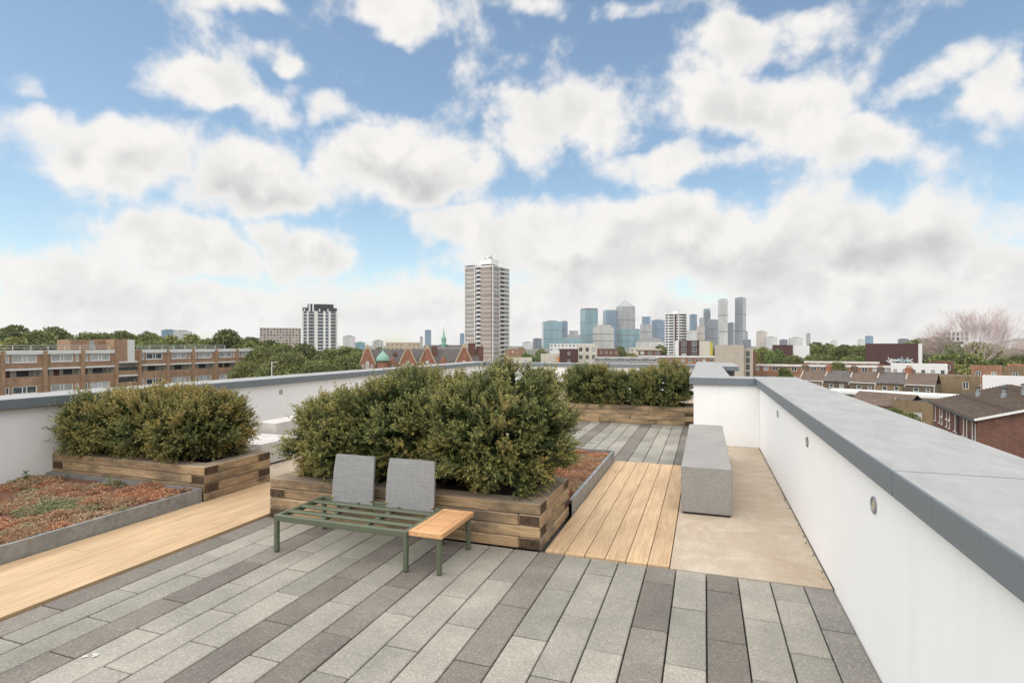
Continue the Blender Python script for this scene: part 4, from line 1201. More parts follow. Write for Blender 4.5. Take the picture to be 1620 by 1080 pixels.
def tower(label, u0, u1, vtop, d, mat, rz=0.0, dep=None, crown=None, name='skyscraper', cat='skyscraper', plant=True, side=None):
    u = (u0 + u1) / 2; x, y = at(u, d); W = (u1 - u0) * d / 870 / math.cos(math.atan((u - 810) / 870))
    a = abs(rz); dep = dep or W * .8
    w = (W - dep * math.sin(a)) / math.cos(a) if a else W
    r = thing(name, label, cat, (x, y, GZ), facing(x, y) + rz); H = zat(vtop, d) - GZ
    h0 = H - (crown[1] if crown else 0)
    m = MB(); m.box(-w / 2, w / 2, -dep / 2, dep / 2, 0, h0, 0, 1, side)
    m.build('body', [mat, 'felt_roof'] + (['pale_grid'] if side else []), r)
    if crown and crown[0] == 'pyramid':
        m = MB(); c = [(-w / 2, -dep / 2, h0), (w / 2, -dep / 2, h0), (w / 2, dep / 2, h0), (-w / 2, dep / 2, h0)]
        for i in range(4): m.face([c[i], c[(i + 1) % 4], (0, 0, H)])
        m.build('pyramid_roof', 'steel_grid', r)
        m = MB(); m.bar((0, 0, H - 2), (0, 0, H + 9), .8, .3, n=5); m.build('beacon_mast', 'grey_wall', r)
    elif crown and crown[0] == 'step':
        box_part(r, 'upper_storeys', crown[2], -w * .36, w * .36, -dep * .36, dep * .36, h0 + .01, H)
    elif crown and crown[0] == 'band':
        box_part(r, 'crown_band', crown[2], -w / 2 + 1, w / 2 - 1, -dep / 2 + 1, dep / 2 - 1, h0 + .01, H)
    elif plant:
        box_part(r, 'roof_plant', 'grey_wall', -w * .25, w * .25, -dep * .25, dep * .25, h0 + .01, h0 + max(2, W * .06))
    # plant storeys: dark glass bands set slightly proud of the faces
    for f_ in (.33, .66):
        if H > 90: box_part(r, 'plant_storey', 'glass_dark', -w / 2 - .4, w / 2 + .4, -dep / 2 - .4, dep / 2 + .4, h0 * f_, h0 * f_ + 3.6)
    return r


D = 2900
tower('broad teal glass slab at the left end of the skyline', 857.5, 889, 509, D, 'glass_teal', .12)
tower('narrow blue glass slab against the leftmost skyline block', 888.5, 898, 508, D + 60, 'glass_blue')
tower('low wide teal glass block at the foot of the skyline', 883, 918, 535.5, D - 150, 'glass_teal')
tower('pale grey mid height block between two glass towers', 897.5, 917.5, 523, D + 120, 'pale_grid', .1, crown=('step', 22, 'pale_grid'))
tower('tall pale teal glass tower with flat top in the skyline', 918, 945.5, 488, D, 'glass_teal', .42, crown=('band', 9, 'glass_dark'))
tower('tall blue glass tower just left of the pyramid topped one', 954, 975.5, 490.5, D + 60, 'glass_blue', .3, crown=('band', 12, 'glass_teal'))
tower('unfinished grey framed block with ragged top in the skyline', 938, 970.5, 514, D - 200, 'frame_grid', .08, crown=('step', 14, 'frame_grid'))
tower('tallest steel grey tower with a pyramid roof', 975, 1004, 475, D + 20, 'steel_grid', .52, crown=('pyramid', 34))
tower('dark teal glass block standing below the pyramid tower', 977, 1003, 520.5, D - 220, 'glass_teal', .5)
tower('slim pale teal block right of the pyramid tower base', 1003.2, 1012, 520.5, D - 120, 'glass_teal')
tower('grey stepped tower between the pyramid tower and the striped tower', 1013, 1031, 501, D - 40, 'steel_grid', .1, crown=('step', 40, 'glass_blue'))
tower('blue glass block just left of the striped tower', 1031.5, 1051, 506.5, D, 'glass_blue')
x, y = at(1028, D - 300); hv = thing('exhibition_hall', 'long low hall with a pale curved roof under the skyline', 'hall', (x, y, GZ), facing(x, y)); hh = zat(541, D - 300) - GZ; w = 42 * (D - 300) / 870
m = MB(); m.box(-w / 2, w / 2, -30, 30, 0, hh); m.build('wall', 'pale_grid', hv)
m = MB(); m.prism([(-w / 2, hh), (w / 2, hh)] + [(w / 2 * c, hh + 22 * (1 - abs(c) ** 3)) for c in np.linspace(.96, -.96, 15)], -30, 30); m.build('curved_roof', 'grey_wall', hv)
tower('slim blue tower right of the striped tower', 1090.7, 1102.2, 497.5, D + 100, 'glass_blue', .2)
tower('short white block right of the striped tower', 1087, 1101.5, 523, D - 300, 'pale_grid')
tower('dark teal capped tower behind the beige block', 1113, 1123.3, 488.5, D + 150, 'glass_dark', .15, crown=('band', 16, 'glass_teal'))
tower('grey block half hidden behind the beige block', 1106.5, 1114, 503, D + 90, 'steel_grid')
tower('beige residential block among the glass towers', 1102, 1114.3, 516.5, D - 250, 'beige_grid')
tower('narrow dark glass block beside the beige one', 1114.5, 1120.5, 511.5, D - 100, 'glass_dark')
tower('broad blue glass block left of the pale patterned tower', 1120.8, 1137, 506, D - 60, 'blue_bands', .1)
tower('very tall pale tower with a fine patterned facade', 1136.8, 1150.3, 473.5, D - 420, 'pale_grid', .25)
tower('dark green glass tower with a light right side', 1152, 1162.3, 510.5, D - 100, 'glass_dark', -.35, side=2)
tower('tallest dark slab tower at the right end of the skyline', 1164, 1179, 471, D - 400, 'blue_bands', -.38, side=2)
tower('thin distant tower right of the dark slab', 1179.6, 1182.6, 524, D + 200, 'glass_blue', plant=False)
tower('low dark block at the foot of the right end towers', 1176, 1187, 537, D - 500, 'glass_dark')
for (lab, a, b, v, d, mt) in (('pale low office block left of the skyline', 826, 843, 541, 1900, 'pale_grid'), ('dark low block at the left foot of the skyline', 843, 857, 535.5, 2100, 'glass_dark'), ('thin pale tower seen just left of the tall brown tower', 727.5, 735, 527.5, 2600, 'glass_blue'),
                              ('slim pale blue tower above the school roof', 672, 682, 522, 2700, 'glass_blue'), ('thin grey tower beside the slim blue one above the school', 664.5, 669, 532.5, 2700, 'steel_grid'),
                              ('grey block with rounded corners beyond the left trees', 543, 561, 531.5, 1500, 'pale_grid'), ('small teal glass block beyond the left trees', 562, 577, 541.5, 1400, 'glass_teal'), ('white framed block peeping over the school gable', 590, 606, 539, 1200, 'frame_grid'),
                              ('beige tower on the horizon right of the skyline', 1198, 1212, 524, 2200, 'beige_grid'), ('pale block beside the beige horizon tower', 1212, 1228, 533, 2150, 'pale_grid'), ('dark low horizon block above the right trees', 1234, 1245, 537, 2300, 'glass_dark'),
                              ('pale stepped horizon block above the right trees', 1250, 1268, 534.5, 2300, 'pale_grid'), ('slender grey tower on the horizon above the right trees', 1276, 1281.5, 527, 2500, 'steel_grid'), ('small grey horizon block', 1315, 1323, 539, 2600, 'pale_grid'),
                              ('left of two distant blocks near the plum coloured box', 1358, 1366, 537, 2500, 'pale_grid'), ('right of two distant blocks near the plum coloured box', 1370, 1379.5, 531.5, 2500, 'glass_blue'), ('dark horizon block behind the right hand trees', 1423, 1435, 536, 1800, 'glass_dark'),
                              ('pale horizon block at the far right edge', 1600, 1640, 539, 1500, 'beige_grid'), ('grey horizon block near the right edge', 1582, 1600, 541, 1500, 'pale_grid'), ('distant blue roofed block over the left wood', 258, 276, 522, 1300, 'glass_blue'), ('white block over the left wood', 277, 300, 524, 1300, 'pale_grid')):
    tower(lab, a, b, v, d, mt, .1, name='distant_building', cat='building')
fo, H = lowrise('office_building', 'white framed glass office floor above the right hand trees', 1512, 524, 420, 15.5, 10, 'white_paint', 2, 6, 1.7, 3.0, 3.7, .6, frame='grey_wall')
box_part(fo, 'pipework', 'charcoal', -3, 4.5, -.6, -.05, H - 9.5, H - 7.8)

# ------------------------------------------------------------------ middle distance
lowrise('apartment_block', 'pale apartment slab with dark balconies beyond the left trees', 444, 518.5, 600, 41.5, 14, 'beige_grid', 6, 13, 1.6, 1.6, 3.0, 1.0, frame='charcoal', roof='charcoal')
lowrise('apartment_block', 'beige brick flats with dark openings behind the school', 638, 541.5, 420, 26, 12, 'stone_trim', 4, 8, 1.3, 1.4, 2.9, 1.0, frame='white_paint')
lowrise('apartment_block', 'white roofed block behind the school beside the spire', 716, 549, 230, 14, 9, 'grey_wall', 2, 6, 1.4, 1.5, 2.9, .8)
lowrise('brick_house', 'brown brick block at the foot of the tall brown tower', 815, 552, 330, 12, 10, 'brick_orange', 4, 4, 1.1, 1.4, 2.8, .9)
lowrise('workshop', 'low pale roofed workshop right of the tall tower', 822, 566, 200, 9, 8, 'cream_wall', 1, 2, 1.2, 1.0)
o1, H = lowrise('painted_house', 'cream wall with an orange mural near the plum block', 873, 560, 205, 8.2, 8, 'cream_wall', 1, 1, .8, 1.0, first=1.2, panes=(1, 1))
for (n, mt, a, b, c, e) in (('mural', 'spray_orange', 1.4, 3.7, -3.2, -1.0), ('mural', 'spray_pink', 2.3, 3.6, -3.6, -2.4), ('mural', 'spray_white', 1.6, 2.3, -2.6, -1.9)):
    m = MB(); pts = [(a + (b - a) * (.5 + .5 * math.cos(t) * rnd.uniform(.75, 1)), H + c + (e - c) * (.5 + .5 * math.sin(t) * rnd.uniform(.75, 1))) for t in np.linspace(0, 2 * PI, 12)[:-1]]
    m.prism(pts, -.03 - .01 * (mt != 'spray_orange') - .01 * (mt == 'spray_white'), -.005); m.build(n, mt, o1)
o1, H = lowrise('plum_block', 'plum coloured flat roofed block below the skyline', 900, 552, 200, 6.8, 9, 'plum_cladding', 2, 1, .9, 1.1, 2.7, 1.0)
lowrise('white_flats', 'white flats with stepped balconies below the skyline', 929, 546, 215, 7.6, 9, 'cream_wall', 3, 3, 1.3, 1.6, 2.9, .9, frame='grey_wall')
lowrise('white_flats', 'long white roofline of flats at the foot of the teal tower', 905, 543.5, 420, 34, 10, 'white_paint', 2, 12, 1.4, 1.5, 2.9, .8)
lowrise('brick_house', 'dark brick terrace below the unfinished block', 955, 552, 260, 14, 8, 'brick_dark_red', 2, 6, .9, 1.2, 2.7, 1.0)
lowrise('long_shed', 'long grey roofed shed in the middle distance', 990, 565, 150, 17, 10, 'grey_wall', 1, 12, .9, .7, 2, .5, fascia='pale_grid')
lowrise('brick_flats_low', 'red brick flats with white bands below the hall', 1028, 552, 230, 9.2, 9, 'brick_dark_red', 3, 3, 1.5, 1.3, 2.8, .9, fascia='cream_wall')
lowrise('brick_flats_low', 'pale brick flats beside the red brick ones', 1016, 549.5, 270, 12, 9, 'cream_wall', 2, 5, 1.1, 1.3, 2.8, .8)
o1, H = lowrise('plum_apartments', 'plum and white apartment house with glazed bays right of the striped tower', 1090, 538.5, 260, 9.2, 11, 'plum_cladding', 4, 2, 2.2, 2.0, 2.75, .6, frame='white_paint', panes=(1, 1, 1))
box_part(o1, 'white_end_wall', 'white_paint', -6.4, -4.61, .2, 10, 0, H - .3)
o1, H = lowrise('cream_block', 'cream rendered block with a yellow edge', 1113.5, 539.5, 258, 5.6, 11, 'cream_wall', 0, 1)
box_part(o1, 'yellow_edge', 'yellow_panel', 2.81, 3.9, .4, 3, 0, H - .4)
lowrise('brick_row', 'long low orange brick row with a white roofline behind the far bush', 1075, 563, 165, 24, 7, 'brick_orange', 1, 12, 1.0, 1.0, 2.6, .8, fascia='white_paint')
o1, H = lowrise('concrete_block', 'blank beige concrete block right of the far parapet', 1153.5, 545.5, 130, 6.4, 8, 'concrete_wall', 0, 1, side_wins=0)
for j in range(5): box_part(o1, 'stair_window', 'glass_pane', 3.7, 4.5, .9, 1.0, H - 2.6 - j * 1.6, H - 1.4 - j * 1.6)
box_part(o1, 'stair_tower', 'concrete_wall', 3.21, 5.2, 1.0, 6, 0, H - .8)
lowrise('brick_house', 'dark brick house wall right of the concrete block', 1181, 556, 150, 4.6, 8, 'brick_dark_red', 2, 2, .8, 1.1, 2.7, 1.0)
o1, H = lowrise('plum_box', 'plum brown rooftop box with white flank among the right trees', 1238, 545.5, 240, 8.0, 8, 'plum_cladding', 0, 1); box_part(o1, 'white_flank', 'white_paint', 4.01, 10.4, .4, 7, 0, H - .3)
o1, H = lowrise('plum_box', 'large plum brown windowless box with a graffiti tag', 1410, 543.2, 175, 13.8, 10, 'plum_cladding', 0, 1); box_part(o1, 'white_flank', 'white_paint', 6.91, 7.9, .1, 9, 0, H - .1)
for j in range(8):
    cx = -.6 + j * .78; m = MB(); zc = H - 5.2 + rnd.uniform(-.2, .2)
    for q in range(3):
        c = (cx + rnd.uniform(-.3, .3), zc + rnd.uniform(-.4, .4)); a = rnd.uniform(0, PI); l = rnd.uniform(.5, .9)
        m.bar((c[0] - l * math.cos(a), -.03, c[1] - l * math.sin(a)), (c[0] + l * math.cos(a), -.03, c[1] + l * math.sin(a)), .14, n=4)
    stuff(m.build('graffiti_letter', rnd.choice(('spray_white', 'spray_blue', 'spray_white')), o1))
# long brick maisonettes with a white roof edge
lowrise('brick_maisonettes', 'long low brick maisonettes with a white roof edge on the right', 1303, 577.5, 150, 40.5, 8, 'brick_orange', 2, 17, 1.35, 1.2, 2.6, .55, fascia='white_paint', extra=R(4))
lowrise('brick_maisonettes', 'second white edged roof behind the long maisonettes', 1330, 572, 172, 20, 7, 'brick_brown', 1, 8, 1.2, 1.0, 2.6, .6, fascia='white_paint', extra=R(4))
lowrise('white_house', 'white flat roofed house below the graffiti box', 1453, 576, 132, 11, 8, 'white_paint', 2, 6, .75, 1.0, 2.7, 1.3, frame='grey_wall', side_wins=2)
lowrise('plum_house', 'dark brick house with white windows right of the white house', 1489, 572, 140, 5.0, 8, 'brick_dark_red', 2, 2, 1.2, 1.4, 2.4, .8)

# Victorian terraces: each house a thing of its own
TW = 4.9; d1 = 118; xa, ya = at(1265, d1 + 6); xb, yb = at(1525, d1 - 14)
dirv = Vector((xb - xa, yb - ya)).normalized(); n = int((Vector((xb - xa, yb - ya)).length) / TW)
ang = math.atan2(dirv.y, dirv.x)
desc = ['leftmost', 'second', 'third', 'fourth', 'fifth', 'sixth', 'seventh', 'eighth', 'ninth']
for i in range(n):
    r = thing('terraced_house', f'{desc[i] if i < 9 else "last"} slate roofed terraced house from the left in the sooty brick row', 'house', (xa + dirv.x * TW * i, ya + dirv.y * TW * i, GZ), ang, 'slate roofed terrace on the right')
    ze = 7.65; zr = 9.75
    flip = i % 2
    hs = [(1.0, 1.85, 5.6, 7.1), (3.0, 3.8, 5.6, 7.1)] if flip else [(1.3, 2.2, 5.6, 7.1), (3.3, 4.0, 5.9, 7.1)]
    hs += [(1.0, 2.0, 1.6, 3.4), (3.1, 3.9, 1.6, 3.4)]
    m = MB(); wall_grid(m, 0, TW - .02, 0, ze, hs, 0, .16); shell(m, 0, TW - .02, 0, 7.5, 0, ze); m.build('wall', 'brick_sooty' if i % 3 else 'brick_stock', r)
    for (a, b, c, e) in hs: window(r, a, .08, c, b - a, e - c, (1, 1) if b - a > 1.2 else (1,), sash=True, fw=.10)
    m = MB(); pitched(m, .1, TW - .12, 0, 7.5, ze, zr, over=.12); m.build('roof', 'slate_roof' if i % 2 else 'tile_roof', r)
    m = MB(); m.v = []; pts = [(0, -.25, ze - .2), (0, 3.75, zr + .35), (0, 7.75, ze - .2), (0, 7.75, ze - .6), (0, -.25, ze - .6)]
    for w_ in (-.22, .0): m.v += [(w_, p[1], p[2]) for p in pts]
    m.f = [(4, 3, 2, 1, 0), (5, 6, 7, 8, 9)] + [(k, (k + 1) % 5, 5 + (k + 1) % 5, 5 + k) for k in range(5)]; m.m = [0] * 7
    m.build('party_wall', 'concrete_wall', r)
    m = MB(); m.box(-.5, .6, 3.1, 4.4, zr - .6, zr + 1.1); m.box(-.58, .68, 3.02, 4.48, zr + .8, zr + .95); c_ = m.build('chimney', 'brick_red' if i in (1, 4) else 'brick_sooty', r)
    m = MB()
    for q in range(3): m.lathe((.05 - .3 + .3 * q, 3.75, zr + 1.1), [(.12, 0), (.1, .45)], 8)
    m.build('chimney_pot', 'brick_orange', c_)
    m = MB(); m.bar((TW - .25, -.09, .3), (TW - .25, -.09, ze), .07, n=5); m.bar((0, -.16, ze - .08), (TW - .05, -.16, ze - .08), .08, n=5); m.build('drainpipe', 'charcoal' if i % 2 else 'white_paint', r)
for (lab, u, v, d, w, mt, rows, cols) in (('flat topped stock brick house with two white sash windows', 1505, 594, 112, 9.0, 'brick_stock', 2, 2), ('small red brick back extension with dark windows at right', 1560, 579, 128, 5.5, 'brick_orange', 2, 2),
                                         ('stock brick house with dark roof near the right edge', 1592, 580, 126, 6.0, 'brick_stock', 2, 2), ('brick house cut by the right edge of the frame', 1622, 577, 124, 6.0, 'brick_orange', 2, 2)):
    lowrise('brick_house', lab, u, v, d, w, 8, mt, rows, cols, .95, 1.4, 2.9, 1.2)
lowrise('white_shed', 'white low wall and shed roof at the right edge', 1600, 596, 100, 8, 5, 'white_paint', 0, 1)
# flat roof with a white edge in front of the terraces and the yard wall below it
xw, yw = at(1415, 92); r = thing('flat_roof_block', 'long flat roof with a bright white edge below the terraces', 'building', (xw, yw, GZ), facing(xw, yw) + R(-9)); hw = zat(622, 92) - GZ
m = MB(); m.box(-10, 9.5, 0, 5, 0, hw - .5, 0, 1); m.build('wall', ['brick_stock', 'felt_roof'], r); box_part(r, 'roof_edge', 'white_paint', -10.3, 9.8, -.4, 5.3, hw - .45, hw)
box_part(r, 'gutter', 'grey_wall', -10.3, 9.8, -.55, -.405, hw - .62, hw - .42)
lowrise('yard_house', 'brown stock brick building with a flat dark roof behind the shrubs', 1452, 634, 78, 5.6, 6, 'brick_stock', 1, 1, .9, 1.1, 2.8, 1.6, roof='charcoal')
xw, yw = at(1385, 84); r = thing('tiled_outbuilding', 'small brown tiled roof in front of the flat white edged roof', 'outbuilding', (xw, yw, GZ), facing(xw, yw) + R(-30)); hw = zat(640, 84) - GZ
m = MB(); m.box(-4, 4, 0, 6, 0, hw); m.build('wall', 'brick_stock', r); m = MB(); pitched(m, -4, 4, 0, 6, hw, hw + 1.6); m.build('roof', 'tile_roof', r)

# the near red brick house with the ribbed brown roof
N0 = Vector((23.4, 61.2)); F0 = Vector((26.0, 79.4)); L0 = (F0 - N0).length; ang = math.atan2((F0 - N0).y, (F0 - N0).x)
h = thing('brick_house', 'large dark red brick house with a brown ribbed roof at the right edge', 'house', (F0.x, F0.y, GZ), ang + PI)
# local: x runs from the far corner to the near gable, -y looks towards the terrace side
ze, zr, dp = -5.2 - GZ, -3.1 - GZ, 14.0
hs = []
for i, xx in enumerate((.7, 2.9, 4.1, 6.3, 7.6, 9.9, 11.0, 13.2, 14.4, 16.3, 17.3)):
    hs.append((xx, xx + .62, ze - 2.2, ze - .45)); hs.append((xx, xx + .62, ze - 5.3, ze - 3.6))
m = MB(); wall_grid(m, 0, L0, 0, ze, hs, 0, .15); shell(m, 0, L0, 0, dp, 0, ze)
m.face([(L0, 0, ze), (L0, dp, ze), (L0, dp / 2, zr)]); m.face([(0, dp, ze), (0, 0, ze), (0, dp / 2, zr)]); m.build('wall', 'brick_dark_red', h)
for (a, b, c, e) in hs:
    o = window(h, a, .05, c, b - a, e - c, (1,), fw=.11, glass='blind')
for (k, a) in ((3, .5), (4, .7), (5, .4)):
    q = MB(); q.box(0, .55, -.03, .03, 0, 1.0); o = q.build('open_casement', 'white_paint', h, (hs[k * 2 - 2][0], -.06, ze - 1.5)); o.rotation_euler = (-a, 0, 0)
m = MB(); pitched(m, 0, L0, 0, dp, ze, zr, over=.3, th=.1); rf = m.build('roof', 'tile_roof', h)
# the tile courses: each a low rib along the eave
ns = 24
for side in (0, 1):
    for i in range(ns):
        f = (i + .5) / ns; yy = (-.3 + f * (dp / 2 + .3)); zz = ze + (yy) * (zr - ze) / (dp / 2) + .10
        if side: yy = dp - yy
        q = MB(); q.box(-.3, L0 + .3, yy - .06, yy + .06, zz, zz + .09); q.build('tile_course', 'tile_roof', rf)
kv = (zr - ze) / (dp / 2)
for s in (0, 1):
    y_ = -.3 if s == 0 else dp + .3
    q = MB(); q.bar((L0 + .32, y_, ze - .3 * kv + .06), (L0 + .32, dp / 2, zr + .06), .13, n=4); q.build('barge_board', 'white_paint', h)
for (xx, yy) in ((4.5, 3.2), (9.2, 4.2), (9.8, 5.6), (13.2, 5.4), (13.6, 6.6)):
    zz = ze + yy * kv + .1; o = link('roof_vent', None, h, (xx, yy, zz))
    q = MB(); q.lathe((0, 0, -.1), [(.28, 0), (.24, .5), (.17, .55), (.17, 1.0)], 10); q.build('pipe', 'galvanised_steel', o)
    q = MB(); q.lathe((0, 0, .95), [(.30, 0), (.30, .06), (.05, .2)], 10); q.build('cowl', 'charcoal', o)
q = MB(); q.bar((12.1, -.12, 0), (12.1, -.12, ze), .07, n=6); q.build('drainpipe', 'charcoal', h)
box_part(h, 'gutter', 'charcoal', -.3, L0 + .3, -.5, -.32, ze - .22, ze - .08)

# street lamp / aerial post beyond the left parapet
x, y = at(430, 95); p = thing('aerial_post', 'thin pale aerial post standing against the left trees', 'post', (x, y, GZ))
zt = zat(572, 95) - GZ; m = MB(); m.bar((0, 0, 0), (0, 0, zt), .09, .07, 6); m.build('pole', 'white_paint', p)
for zz, l in ((zt - .1, 1.0), (zt - .8, .7)): m = MB(); m.bar((0, 0, zz), (l * CT, l * ST, zz + .02), .045, n=4); m.build('arm', 'white_paint', p)


# ------------------------------------------------------------------ trees
def crown_mesh(seed, n=6500, leaf=.72, flat=.85, hue=0.0):
    """leaf sprays through a lobed crown of radius 6 m centred on the origin"""
    g = np.random.default_rng(seed); R0 = 6.0
    lob = []
    for i in range(11):
        a = g.uniform(0, 2 * PI); rr = g.uniform(1.4, 3.7); z = g.uniform(-3.0, 3.4) * flat
        s = 1 - abs(z) / 7; lob.append((rr * s * math.cos(a), rr * s * math.sin(a), z, g.uniform(1.7, 2.9)))
    lob.append((0, 0, 0, 3.6)); lob = np.array(lob)
    w = lob[:, 3] ** 2; pick = g.choice(len(lob), n, p=w / w.sum())
    d = unit(g.normal(0, 1, (n, 3)) + np.array([0, 0, .25])); s = .62 + .42 * np.sqrt(g.random(n))
    P = lob[pick, :3] + d * (lob[pick, 3] * s)[:, None] * np.array([1, 1, .85]); P += g.normal(0, .12, (n, 3))
    D = unit(d * .6 + g.normal(0, .7, (n, 3)) + np.array([0, 0, -.15]))
    nr = unit(d + np.array([0, 0, .5]) + g.normal(0, .55, (n, 3)))
    V, F = leaf_quads(P, D, nr, g.uniform(.6, 1.25, n) * leaf, g.uniform(.5, 1.0, n) * leaf)
    c1, c2 = np.array((.092 + .02 * hue, .128, .040)), np.array((.24 + .05 * hue, .28, .088))
    t = np.clip(.5 + .5 * fnoise(P, .22, seed) + g.normal(0, .28, n), 0, 1)
    lobt = g.uniform(.75, 1.25, len(lob))
    col = (c1 + (c2 - c1) * t[:, None]) * (lobt[pick] * g.uniform(.75, 1.25, n))[:, None]
    return np_mesh('crown', V, F, col, 'tree_leaf')


CROWNS = [crown_mesh(101 + i, hue=h) for i, h in enumerate((0, .5, .9, .2, -.3, .4))]
FINE = [crown_mesh(131 + i, n=11000, leaf=.5, hue=h) for i, h in enumerate((0, .6))]
TR = MB(); TR.bar((0, 0, -14), (.1, 0, -4), .42, .3, 8); TR.bar((.1, 0, -4), (0, .2, 1), .3, .12, 7)
for i in range(7):
    a = i * 2.4; TR.bar((.05, .05, -4.2 + i * .6), (3.2 * math.cos(a), 3.2 * math.sin(a), -.8 + i * .55), .16, .05, 5)
TRUNK = TR.mesh('trunk', 'bark')


def tree(u, vtop, d, rad, label, group, squash=.85, fine=False):
    x, y = at(u, d); zt = zat(vtop, d); s = rad / 6.0; cz = zt - rad * .93 * squash / .85
    if cz - rad < GZ - 6: cz = zt - rad * .9
    r = thing('leafy_tree', label, 'tree', (x, y, GZ), rnd.uniform(0, 6.28), group)
    c = link('crown', rnd.choice(FINE if fine else CROWNS), r, (0, 0, cz - GZ), rnd.uniform(0, 6.28)); c.scale = (s, s * rnd.uniform(.9, 1.1), s * squash / .85)
    t = link('trunk', TRUNK, r, (0, 0, cz - GZ)); t.scale = (s, s, (cz - GZ) / 14)
    return r


GW = 'trees of the wood behind the brick flats'; LW = 'leafy green tree in the wood behind the brick flats at left'
for (u, v, d, rd) in ((-30, 516, 165, 8), (15, 514, 175, 7.5), (55, 520, 160, 7), (95, 517, 180, 7.5), (130, 523, 160, 6.5), (165, 521, 185, 7), (200, 523, 170, 6.5), (232, 520, 190, 7), (265, 526, 170, 6.5), (300, 524, 185, 7), (330, 530, 165, 6), (20, 528, 145, 6), (80, 530, 148, 6), (150, 532, 150, 6), (290, 535, 155, 6), (240, 533, 152, 6)):
    tree(u, v, d, rd, LW, GW)
GS = 'trees between the flats and the school'; LS = 'leafy green tree in the dense belt between the flats and the school'
for (u, v, d, rd) in ((362, 521, 165, 7), (392, 533, 150, 6.5), (405, 548, 135, 6), (425, 538, 175, 6.5), (440, 558, 128, 5.5), (455, 541, 165, 6.5), (470, 556, 132, 5.5), (488, 543, 180, 7), (500, 563, 125, 5), (520, 549, 165, 6), (540, 546, 185, 6.5), (560, 548, 180, 6), (548, 560, 150, 5), (575, 553, 195, 6), (395, 570, 118, 5), (425, 580, 112, 4.5), (465, 582, 112, 4.5), (520, 578, 125, 4.5), (377, 545, 148, 6)):
    tree(u, v, d, rd, LS, GS, fine=d < 140)
for (u, v, d, rd, lab) in ((833, 556, 330, 6, 'green tree left of the cream mural wall'), (856, 553, 360, 8, 'larger tree beyond the cream mural wall'), (985, 553, 300, 6, 'dark tree left of the red brick flats under the hall'), (1043, 543, 420, 8, 'tree at the foot of the striped tower'), (1000, 556, 250, 5, 'small tree right of the long grey shed'),
                          (1258, 560, 190, 4.5, 'small round tree in front of the plum brown rooftop box'), (1322, 571, 140, 3.2, 'small tree beside the long maisonettes'), (1243, 578, 142, 2.6, 'little shrub like tree against the long maisonettes')):
    tree(u, v, d, rd, lab, 'scattered trees in the middle distance')
GR = 'trees behind the maisonettes'; LR = 'leafy green tree behind the long white edged maisonettes'
for (u, v, d, rd) in ((1205, 546, 260, 6.5), (1225, 549, 235, 6), (1287, 541, 250, 7), (1308, 540, 265, 7), (1330, 545, 235, 6.5), (1352, 542, 250, 7), (1372, 545, 240, 6.5), (1290, 556, 205, 5.5), (1340, 558, 205, 5.5), (1312, 560, 200, 5), (1366, 560, 200, 5.5)):
    tree(u, v, d, rd, LR, GR)
GE = 'trees at the right behind the brick houses'; LE = 'broad leafy tree in the mass behind the brick houses at right'
for (u, v, d, rd) in ((1462, 530, 200, 8), (1485, 527, 215, 8.5), (1515, 540, 185, 8), (1448, 545, 190, 6.5), (1540, 536, 200, 8.5), (1575, 539, 190, 8), (1600, 552, 185, 7), (1630, 553, 180, 7), (1500, 553, 165, 7), (1535, 557, 160, 6.5), (1565, 562, 160, 6), (1520, 572, 150, 5.5), (1595, 566, 155, 5.5), (1545, 578, 145, 4.5)):
    tree(u, v, d, rd, LE, GE)
GN = 'shrubs below the right parapet'; LN = 'leafy shrub in the gardens just below the right parapet'
for (u, v, d, rd) in ((1412, 644, 62, 1.8), (1432, 652, 58, 1.9), (1452, 662, 54, 1.9), (1476, 672, 50, 1.8), (1500, 684, 47, 1.8), (1525, 697, 45, 1.8)):
    tree(u, v, d, rd, LN, GN, .7, True)
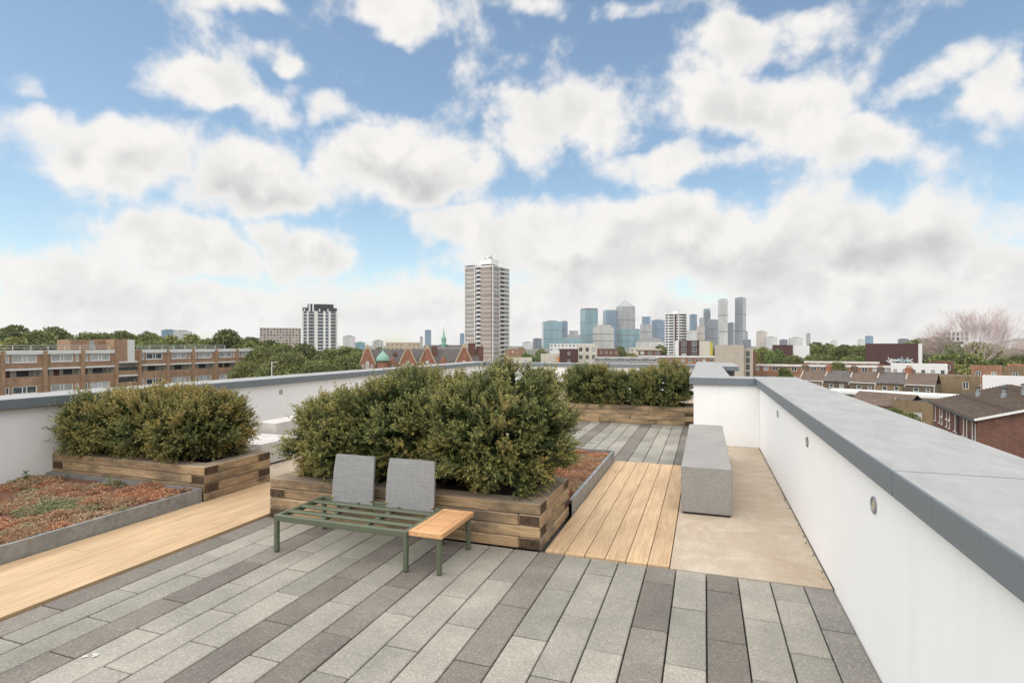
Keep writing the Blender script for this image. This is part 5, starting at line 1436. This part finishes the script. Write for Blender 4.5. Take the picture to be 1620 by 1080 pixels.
# distant tree line that closes the gaps under the horizon
for i, u in enumerate(np.linspace(-60, 1680, 58)):
    if i % 1 == 0: tree(u + rnd.uniform(-8, 8), rnd.uniform(547.5, 551), rnd.uniform(560, 760), rnd.uniform(8, 11), 'distant tree in the thin green line below the horizon', 'distant tree line below the horizon')

# the tall bare tree at the right
x, y = at(1540, 175); bt = thing('bare_tree', 'wide bare tree with pinkish twigs rising over the right hand trees', 'tree', (x, y, GZ))
g = random.Random(3); tw_ = MB(); lm = MB()


def grow(p, d, l, r, lev):
    q = p + d * l
    (lm if lev < 3 else tw_).bar(p, q, r, r * .75, 5 if lev < 3 else 3)
    if lev >= 7: return
    for i in range(3):
        a = d.orthogonal().normalized(); a.rotate(Matrix.Rotation(g.uniform(0, 2 * PI), 3, d))
        nd = (d + a * g.uniform(.12, .5) + Vector((0, 0, .10))).normalized()
        grow(p + d * l * (1.0 if i == 0 else g.uniform(.45, 1)), nd, l * g.uniform(.66, .88), max(r * .55, .012), lev + 1)


for k_ in range(13):
    f_ = (k_ - 6) / 6.0; a = g.uniform(0, 2 * PI)
    dv = Vector((f_ * 1.2 * CT, f_ * 1.2 * ST, 0)) + Vector((-ST, CT, 0)) * g.uniform(-.2, .2) + Vector((0, 0, 1.0 - .35 * abs(f_)))
    grow(Vector((0, 0, 6.5)), dv.normalized(), g.uniform(5.6, 6.6), .10, 1)
lm.bar((0, 0, 0), (0, 0, 6.9), .5, .36, 8)
lm.build('trunk', 'bare_bark', bt); stuff(tw_.build('twigs', 'bare_bark', bt))

# ------------------------------------------------------------------ air between here and the skyline
hz = MB(); hz.box(-6100, 6100, -6100, 6100, GZ - 1, 300)
hm = bpy.data.materials.new('haze'); hm.use_nodes = True; hn = hm.node_tree; hn.nodes.clear()
pv = hn.nodes.new('ShaderNodeVolumePrincipled'); pv.inputs['Color'].default_value = (.96, .975, 1, 1); pv.inputs['Density'].default_value = HAZE; pv.inputs['Anisotropy'].default_value = .2
ho = hn.nodes.new('ShaderNodeOutputMaterial'); hn.links.new(pv.outputs[0], ho.inputs['Volume']); MATS['haze'] = hm
stuff(hz.build('haze', 'haze'))
